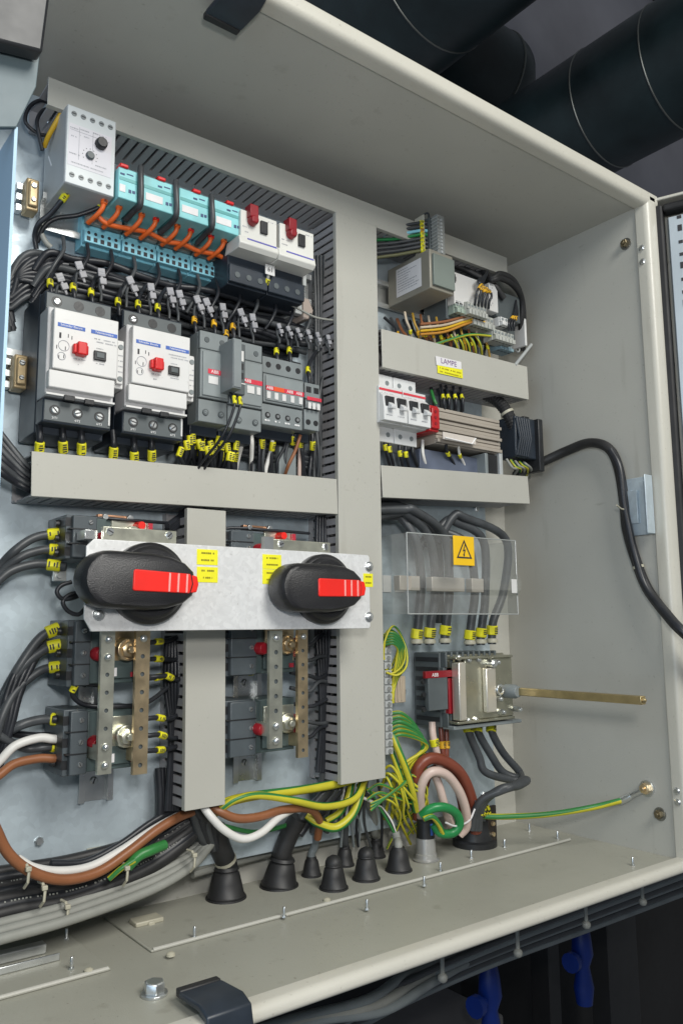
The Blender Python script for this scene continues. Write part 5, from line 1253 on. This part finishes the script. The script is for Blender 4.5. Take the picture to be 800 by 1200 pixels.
# earth terminal strip
t = thing('earth_terminal_strip', 'vertical strip of screw terminals for the earth wires', 'terminal strip', (560, 10, -140))
a = P(449, 758, 40); b_ = P(462, 884, 40)
q = MB(); q.box(a[0], b_[0]-1, 14, 38, b_[2], a[2]+2); q.build('base', GREYL, t, .8)
q = MB(); n = 14
for k in range(n):
    zz = b_[2]+(a[2]-b_[2])*(k+.5)/n; q.box(a[0]+1, b_[0]-2, 38, 40, zz-3.2, zz+3.2, 0); q.rings(((a[0]+b_[0])/2, 40, zz), ((a[0]+b_[0])/2, 41.6, zz), [(0, 2.7), (1, 2.3)], 10, 1); q.box(b_[0]-1, b_[0]+3, 24, 34, zz-2.4, zz+2.4, 2)
q.build('terminal_screw', [GREYL, ZB, GREYM], t)
a = P(465, 794, 30); tag(MB().box(a[0], a[0]+16, 8, 26, a[2]-28, a[2]+1).box(a[0]+3, a[0]+5, 26, 27.5, a[2]-26, a[2]-1).box(a[0]+8, a[0]+10, 26, 27.5, a[2]-26, a[2]-1).build('beige_block', CREAM, None, .8), 'beige ribbed block left of the main switch', 'block')
# earth wires
YGG = 'yellow green earth wires around the terminal strip'
for k in range(5):
    cable('yellow green earth wire curling over the top of the terminal strip', [(450, 744+k*3, 40), (460, 742+k*3, 46), (470-k, 752+k*2, 46), (473-k*2, 770, 42), (468-k*2, 790+k*3, 36), (460, 800+k*6, 36)], 1.8, None, 'wire', 'earth_wire', YGG, stripe=True, k=5)
for k in range(6):
    cable('yellow green earth wire arching down from the terminal strip', [(458, 836+k*6, 36), (470, 836+k*5, 42), (484+k*2, 848+k*4, 44), (494+k, 868+k*2, 40), (498-k*6, 900, 30), (496-k*8, 935, 16), (490-k*8, 960, 4)], 1.9 if k % 2 else 2.3, None if k != 2 else GRNW, 'wire', 'earth_wire', YGG, stripe=(k != 2), k=5)
cable('thick yellow green earth cable slanting from the terminal strip', [(456, 850, 30), (464, 872, 40), (474, 898, 44), (482, 924, 40), (487, 950, 30)], 4.0, None, 'cable', 'earth_cable', stripe=True)
cable('second thick yellow green earth cable beside the terminal strip', [(452, 862, 28), (462, 890, 36), (470, 915, 38), (474, 940, 26)], 3.2, None, 'cable', 'earth_cable', stripe=True)
for k in range(5):
    cable('thin yellow green wire sagging across below the tall duct', [(430, 922+k*5, 36), (444, 914+k*5, 42), (462, 922+k*4, 40), (480, 932+k*3, 34), (494, 936+k*2, 28)] if k % 2 else [(434, 950-k*2, 40), (452, 934, 44), (468, 922, 44), (478, 912+k, 40)], 1.5, None, 'wire', 'earth_wire', 'thin yellow green wires below the tall duct', stripe=True, k=5)
q0 = [(452, 905, 10), (470, 910, 14), (486, 910, 10)]
tag(MB().box(*[P(451, 900, 4)[0], P(490, 900, 4)[0]], .5, 3, P(451, 916, 4)[2], P(451, 896, 4)[2]).build('blue_grey_tray', mat('tray_slate', (.20, .25, .28), .5), None, .6), 'slate coloured tray plate behind the earth wires', 'tray')

# ================================================================ FLOOR PENETRATIONS
ZG = ZF+2.2
def boot(px, py, rp, hp_, lab, top_r=.5, tilt=(0, 0), m=RUBBER):
    """rubber cable boot; px,py centre of its base"""
    p = PZ(px, py, ZG); r = rp
    t = thing('cable_boot', lab, 'cable boot', (p[0], p[1], ZG), 'black rubber cable boots')
    top = (p[0]+tilt[0], p[1]+tilt[1], ZG+hp_)
    q = MB(); q.rings((p[0], p[1], ZG), top, [(0, r*1.02), (.10, r*1.04), (.14, r*.98), (.5, r*.84), (.78, r*.72), (.86, r*.60), (.9, r*top_r*1.12), (1, r*top_r)], 28); q.build('boot', m, t, ang=35)
    q = MB(); q.rings((p[0], p[1], ZG), (p[0], p[1], ZG+1.5), [(0, r*1.12), (1, r*1.1)], 28); q.build('flange', m, t)
    return top
T1 = boot(265, 1052, 17.5, 29, 'large black rubber cable boot, leftmost of all', .62)
T2 = boot(327, 1038, 17.5, 27, 'large black rubber cable boot, second from the left', .66, (3, 2))
T3 = boot(365, 1026, 9.5, 19, 'small black rubber boot behind the second large one', .5)
T4 = boot(391, 1041, 13, 24, 'medium black rubber boot in front, closed on top', .6)
T6 = boot(404, 1014, 9.5, 20, 'small black rubber boot in the back row, middle', .55)
T5 = boot(429, 1030, 13, 24, 'medium black rubber boot right of the closed one', .6)
T8 = boot(441, 1004, 9.5, 20, 'small black rubber boot in the back row, right', .55)
T7 = boot(467, 1020, 13, 24, 'medium black rubber boot at the right end of the row', .5)
for T_, lab in ((T4, 'rounded black cap closing the front boot'), (T5, 'rounded black cap closing the boot beside it')):
    tag(MB().ball((T_[0], T_[1], T_[2]-1), 8.6, 16).build('boot_cap', RUBBER, None), lab, 'cap')
def up(lab, T_, pts, r, m, name='cable', **k): return wcable(lab, [(T_[0], T_[1], T_[2]-10), (T_[0], T_[1], T_[2]+2)]+[P(*p) for p in pts], r, m, 'cable', name, **k)
up('black sheathed cable rising from the leftmost boot', T1, [(257, 990, 5), (252, 970, 8)], 10.2, RUBBER, n=18, ties=(.30,))
for i in range(4): cable('dark core fanning out above the leftmost boot', [(258, 985, 8), (252, 968, 10+i*3), (246-i*5, 952, 18+i*3), (238-i*2, 930, 26)], 4.2, CABLE, 'cable', 'cable', 'dark cores above the leftmost boot')
up('black taped cable leaning right from the second boot', T2, [(330, 1000, 6), (338, 980, 10), (350, 958, 18)], 9.5, RUBBER, n=18)
for i in range(4): cable('dark core leaving the taped cable towards the tall duct', [(342+i*3, 978, 12+i*2), (354+i*4, 958, 18), (366+i*6, 944, 24), (384+i*5, 924, 30)], 4.0, CABLE if i % 2 else CABG, 'cable', 'cable', 'dark cores above the second boot')
up('grey cable from the small boot behind', T3, [(369, 990, -2), (371, 965, 6), (374, 940, 14)], 4.2, GREYM, n=12)
up('dark grey cable from the middle small boot', T6, [(403, 985, -6), (404, 955, 6), (410, 925, 14)], 4.8, CABG, n=12)
up('pale grey cable from the right small boot', T8, [(439, 975, -8), (437, 955, 0), (428, 930, 16)], 4.6, GREYC, n=12)
up('pale grey cable from the rightmost boot', T7, [(465, 984, 30), (463, 975, 28)], 4.4, GREYC, n=12)
for i, c_ in enumerate((WHITEC, CABLE, GRNW)):
    cable(('white', 'black', 'green')[i]+' core arching from the rightmost boot cable to the tall duct', [(464, 980, 28), (458-i*2, 962, 28), (446-i*2, 946-i*2, 28), (432, 938-i*6, 28), (418, 932-i*6, 24)], 1.6, c_, 'wire', 'wire')
for i in range(3): cable(('white', 'grey', 'pale')[i]+' strand hanging under the tall duct between the boots', [(404+i*5, 916, 26), (402+i*4, 932, 24), (397+i*5, 946, 20), (393+i*6, 962, 14)], 1.2, (WHITEC, GREYC, PAPER)[i], 'wire', 'wire')
# zinc gland with brown / white loop
p = PZ(499, 1008, ZG); tg = thing('zinc_gland', 'round zinc cable gland with black insert feeding the brown loop', 'cable gland', (p[0], p[1], ZG))
MB().rings((p[0], p[1], ZG), (p[0], p[1], ZG+24), [(0, 14), (.06, 15), (.12, 12), (.3, 12), (.34, 11), (1, 11)], 24).build('collar', mat('gland_zinc', (.5, .5, .49), .32, .6), tg, ang=35)
MB().rings((p[0], p[1], ZG+24), (p[0], p[1], ZG+44), [(0, 10), (1, 9.4)], 20).build('insert', BLACKP, tg)
q = MB(); q.box(p[0]-1.5, p[0]+1.5, p[1]+9, p[1]+10.6, ZG+28, ZG+40); q.build('blue_mark', BLUEI, tg)
def loop(lab, pts, r, m, **k): cable(lab, pts, r, m, n=14, **k)
loop('thick reddish brown cable forming the big outer loop', [(490, 958, 20), (486, 925, 30), (490, 900, 38), (503, 889, 42), (520, 892, 44), (537, 904, 44), (548, 924, 42), (555, 950, 38), (557, 975, 34)], 6.6, REDBR)
loop('second reddish brown cable nested inside the loop', [(496, 950, 14), (497, 925, 22), (504, 905, 30), (517, 900, 34), (532, 915, 36), (540, 940, 34), (543, 968, 30)], 4.5, REDBR)
loop('pinkish white cable looping inside the brown one', [(494, 962, 26), (492, 930, 38), (498, 911, 46), (509, 904, 50), (524, 909, 52), (537, 926, 52), (545, 948, 48), (546, 968, 42), (538, 978, 36)], 5.2, PINK)
loop('beige cable passing through the middle of the loop', [(508, 905, 40), (514, 920, 42), (519, 938, 42), (524, 956, 40), (530, 972, 36)], 4.6, PINK)
loop('green sleeved cable curling at the foot of the loop', [(494, 956, 44), (504, 948, 52), (520, 946, 58), (534, 953, 58), (538, 966, 56), (530, 976, 52), (516, 976, 48), (508, 966, 44)], 5.0, GREENC)
loop('yellow green core peeking from the green sleeve', [(496, 960, 50), (506, 957, 54), (514, 966, 54), (519, 978, 50)], 3.0, None, stripe=True)
cable('thin pale tie strap across the loop foot', [(556, 948, 50), (549, 962, 50), (534, 968, 56), (522, 964, 58)], 1.1, PAPER, 'cable tie', 'tie_strap')
p = PZ(556, 990, ZG); so_ = thing('black_socket', 'squat black socket housing with two brass screws on the gland plate', 'socket', (p[0], p[1], ZG))
MB().rings((p[0], p[1], ZG), (p[0], p[1], ZG+30), [(0, 26), (.2, 26), (.26, 22), (1, 19)], 28).build('housing', BLACKP, so_, ang=35)
q = MB(); q.box(p[0]+2, p[0]+17, p[1]+16, p[1]+20, ZG+2, ZG+46); q.build('face_plate', mat('brown_black', (.03, .022, .018), .4), so_, 1)
q = MB(); q.rings((p[0]+10, p[1]+20, ZG+26), (p[0]+10, p[1]+22, ZG+26), [(0, 3), (1, 2.4)], 12); q.rings((p[0]+10, p[1]+20, ZG+14), (p[0]+10, p[1]+22, ZG+14), [(0, 3), (1, 2.4)], 12); q.build('brass_screw', BRASS, so_)
for k in range(4): cable('small yellow marker wire at the back of the socket', [(556+k*4, 938+k, 46), (560+k*4, 950-k, 50), (568+k*2, 958, 46)], 1.2, CABLE, 'wire', 'wire', 'yellow marked wires behind the socket', marks=(.3, .7), mlen=5)
# earth lead to the right wall
a = PX(738, 930, XR-6); lug = PX(756, 924, XR-4)
lead = [P(560, 956, 40), P(590, 957, 60), P(640, 954.5, 90), P(690, 947, 122), PX(728, 938, XR-9)]
wcable('yellow green earth lead running to the bolt on the right wall', lead, 3.4, None, 'cable', 'earth_cable', stripe=True, marks=())
tl = thing('cable_lug', 'tinned cable lug bolted to the right wall', 'cable lug', lug)
e0 = Vector(lead[-1]); e1 = Vector((XR-4, lug[1], lug[2]))
MB().rings(e0-(e1-e0).normalized()*2, e0.lerp(e1, .42), [(0, 4.2), (.7, 4.2), (1, 3)], 12).build('barrel', ZB, tl)
MB().rings((XR-.5, lug[1], lug[2]), (XR-3, lug[1], lug[2]), [(0, 9), (1, 9)], 22).tube([e0.lerp(e1, .4), e1], 3.2, 8).build('ring', ZB, tl, .2)
MB().rings((XR-3, lug[1], lug[2]), (XR-8, lug[1], lug[2]), [(0, 6.4), (.9, 6.4), (1, 5.6)], 6).rings((XR-8, lug[1], lug[2]), (XR-13, lug[1], lug[2]), [(0, 3), (1, 2.6)], 10).build('bolt', BRASS, tl, .3)

# ================================================================ CABLES LYING ALONG THE BOTTOM LEFT
def run(lab, pts, r, m, grp=None, **k): return cable(lab, pts, r, m, group=grp, n=12, **k)
run('brown cable sweeping in a deep sag along the bottom left', [(-30, 930, 50), (-8, 965, 52), (10, 1000, 50), (38, 1022, 48), (75, 1031, 44), (115, 1022, 40), (150, 999, 36), (185, 972, 32), (215, 955, 28), (240, 948, 24), (262, 948, 24)], 4.2, BROWN)
run('white cable lying inside the brown sag', [(20, 1006, 36), (40, 1017, 38), (70, 1021, 36), (105, 1016, 34), (140, 998, 30), (180, 972, 26), (220, 950, 22)], 3.6, WHITEC)
run('black cable just above the white sag', [(60, 1012, 26), (100, 1010, 24), (140, 990, 22), (180, 962, 20), (225, 938, 18)], 3.0, CABLE)
for i in range(7):
    run('heavy black cable lying along the bottom left', [(-40, 1082-i*9, 30-i*3), (20, 1066-i*8, 28-i*3), (80, 1056-i*8, 26-i*3), (140, 1034-i*7, 22-i*2), (190, 1008-i*6, 18-i*2), (228, 975-i*4, 14), (240, 950, 14)], 6.2 if i < 3 else 4.6, CABLE if i % 2 else RUBBER, 'heavy black cables along the bottom left', prn=i in (1, 4))
for i in range(4):
    run('light grey cable lying along the bottom left', [(-40, 1112-i*10, 60-i*9), (10, 1098-i*9, 56-i*9), (75, 1080-i*8.5, 50-i*9), (150, 1054-i*8.5, 40-i*8), (195, 1034-i*8, 32-i*7), (228, 1012-i*6, 22-i*5), (250, 985-i*3, 12)], 4.1, GREYC, 'light grey cables along the bottom left')
for i in range(3):
    run('grey cable continuing behind the large boots', [(225, 1010+i*7, -4), (290, 992+i*7, -14), (360, 978+i*6, -20), (440, 966+i*5, -24)], 4.2, GREYC if i else GREYM, 'grey cables behind the boots')
run('green sleeved cable end among the bottom left cables', [(150, 1016, 38), (163, 1003, 40), (178, 996, 40), (193, 990, 36)], 4.4, GRNW)
run('yellow green cable tail beside the green sleeve', [(128, 1030, 36), (142, 1018, 40), (158, 1008, 42)], 2.4, None, stripe=True)
for i, (px, py) in enumerate(((34, 1030), (53, 1052), (80, 1074), (150, 1028), (229, 1012))):
    p = P(px, py, 58-i*4); t = thing('cable_tie', 'pale nylon cable tie round the bottom left cables, %s' % ('uppermost at the far left', 'second from the left', 'on the grey cables', 'next to the green sleeve', 'nearest the leftmost boot')[i], 'cable tie', p, 'pale cable ties on the bottom cables')
    q = MB(); q.tube([(p[0]-1, p[1]-14, p[2]+9), (p[0], p[1]-6, p[2]+9), (p[0]+.5, p[1]-2, p[2]+4), (p[0], p[1]-2, p[2]-3), (p[0]-1, p[1]-7, p[2]-8)], 1.2, 6); q.build('strap', NYLON, t)
    q = MB(); q.box(p[0]-2.2, p[0]+2.2, p[1]-4, p[1], p[2]+5, p[2]+8.5); q.build('tie_head', NYLON, t, .6)
p = PZ(173, 1075, ZF+6); t = thing('tie_mount', 'loose white cable tie base on the cabinet floor', 'tie base', (p[0], p[1], ZF))
q = MB(); q.box(p[0]-14, p[0]+12, p[1]-8, p[1]+8, ZF+2, ZF+6); q.box(p[0]-3, p[0]+3, p[1]+8, p[1]+10, ZF-0+.2, ZF+5); q.build('base', NYLON, t, 1.5)
a = P(116, 1000, 4); tag(MB().box(a[0]-10, a[0]+12, 0, 6, a[2]-4, a[2]+5).build('tie_mount', NYLON, None, 1), 'white adhesive tie base on the plate above the white sag', 'tie base')
# yellow green + brown + white sweep under the tall duct
run('yellow earth cable sweeping left from the tall duct, upper one', [(430, 908, 34), (396, 918, 40), (351, 926, 44), (295, 933, 46), (264, 941, 44), (252, 952, 38)], 4.4, None, stripe=True)
run('yellow green cable arching under the upper one', [(428, 912, 38), (415, 936, 48), (381, 945, 52), (344, 938, 54), (302, 932, 54), (276, 937, 52), (258, 948, 46)], 3.6, None, stripe=True)
run('thick yellow green cable bending down below the tall duct', [(426, 908, 30), (420, 938, 38), (410, 958, 42), (392, 970, 40), (372, 964, 34), (360, 955, 26)], 4.6, None, stripe=True)
run('yellow green cable hanging inside the bend', [(414, 910, 30), (408, 934, 34), (398, 952, 36), (382, 962, 32)], 3.6, None, stripe=True)
run('brown cable sweeping between the two large boots', [(240, 940, 34), (256, 950, 46), (278, 959, 50), (304, 957, 50), (332, 949, 48), (362, 948, 44), (374, 962, 36), (372, 982, 24)], 4.0, BROWN)
run('white cable hanging in a deep curve between the large boots', [(236, 940, 40), (244, 953, 50), (262, 972, 56), (284, 983, 56), (306, 976, 54), (328, 957, 48), (352, 944, 36)], 3.6, WHITEC)
run('green wire glimpsed behind the white curve', [(262, 968, 20), (300, 975, 16), (340, 966, 12)], 2.2, GRNW)
for i in range(4):
    run('dark cable dropping out of the short vertical duct', [(222+i*9, 930, 24), (226+i*8, 950, 26), (232+i*6, 972, 20), (244+i*3, 995, 10)], 4.0, CABLE if i % 2 else CABG, 'dark cables below the short duct')
    run('dark cable behind the short duct running down the plate', [(186+i*4, 900, 16), (188+i*3, 940, 18), (184+i*2, 970, 18), (170-i*6, 1000, 20)], 3.6, CABLE, 'dark cables left of the short duct')
for i in range(3):
    run('black cable dropping below the tall duct', [(378+i*12, 905, 26), (374+i*10, 940, 18), (366+i*8, 975, 6)], 3.4, CABG, 'black cables below the tall duct')


for k in range(4):
    c_ = P(461, 766, 44); R0 = 13+k*2.2; pts = [(c_[0]+R0*math.cos(a_)*.9, 36+k*3+4*math.sin(a_*2+k), c_[2]+1.35*R0*math.sin(a_)+k) for a_ in [math.radians(200-j*40) for j in range(9)]]
    wcable('thin yellow green wire coiled beside the head of the terminal strip', pts, 1.3, None, 'wire', 'earth_wire', 'coiled wires at the terminal strip head', stripe=True)
# random extra tangle of thin earth wires, printed text on the bottom cables
for k in range(9):
    a_, b_ = random.uniform(430, 470), random.uniform(905, 930)
    cable('thin yellow green wire in the tangle right of the tall duct', [(a_, b_, 20), (a_+random.uniform(5, 15), b_+random.uniform(-18, 12), 36), (a_+random.uniform(16, 34), b_+random.uniform(-10, 26), 40), (a_+random.uniform(14, 40), b_+random.uniform(25, 50), 26), (a_+random.uniform(10, 38), b_+random.uniform(48, 70), 6)], random.choice((1.3, 1.6)), None, 'wire', 'earth_wire', 'yellow green tangle beside the tall duct', stripe=True, k=5)
for k in range(6):
    a_ = 396+k*9
    cable('thin grey strand dropping from the tall duct to the boots', [(a_, 905, 24), (a_+random.uniform(-6, 6), 935, 22), (a_+random.uniform(-8, 10), 965, 8), (a_+random.uniform(-4, 10), 992, -4)], 1.5, random.choice((CABG, GREYM, CABLE)), 'wire', 'wire', 'grey strands below the tall duct', k=4)
# ================================================================ LIGHT
def area(name, loc, tgt, size, power, col, sy=None):
    l = bpy.data.lights.new(name, 'AREA'); l.energy = power; l.color = col; l.size = size
    if sy: l.shape = 'RECTANGLE'; l.size_y = sy
    o = bpy.data.objects.new(name, l); COL.objects.link(o); o.location = loc
    o.rotation_euler = (Vector(tgt)-Vector(loc)).to_track_quat('-Z', 'Y').to_euler(); return o
area('ceiling_lamp', (.45, -1.7, 1.25), (.45, 0, -.05), .8, 34, (1, .985, .93))
area('window_light', (-1.5, -1.0, .25), (.2, 0, 0), 1.3, 12, (.62, .80, 1.0))
area('front_fill', (.02, -.80, .14), (.42, 0, -.10), .08, 2.6, (1, .98, .95))  # fill light added close to the lens
wd = bpy.data.worlds.new('World'); scene.world = wd; wd.use_nodes = True
bg = wd.node_tree.nodes['Background']; bg.inputs[0].default_value = (.55, .60, .66, 1); bg.inputs[1].default_value = .19
scene.view_settings.view_transform = 'Standard'; scene.view_settings.look = 'None'; scene.view_settings.exposure = 0
scene.cycles.max_bounces = 8; scene.cycles.transparent_max_bounces = 12
# lettering becomes real mesh
bpy.context.view_layer.update()
dg = bpy.context.evaluated_depsgraph_get()
for o in [o for o in scene.objects if o.type == 'FONT']:
    me = bpy.data.meshes.new_from_object(o.evaluated_get(dg)); me.name = o.name
    n = bpy.data.objects.new('tmp', me); COL.objects.link(n); n.parent = o.parent; n.location = o.location; n.rotation_euler = o.rotation_euler; n.scale = o.scale
    nm = o.name; bpy.data.objects.remove(o); n.name = nm
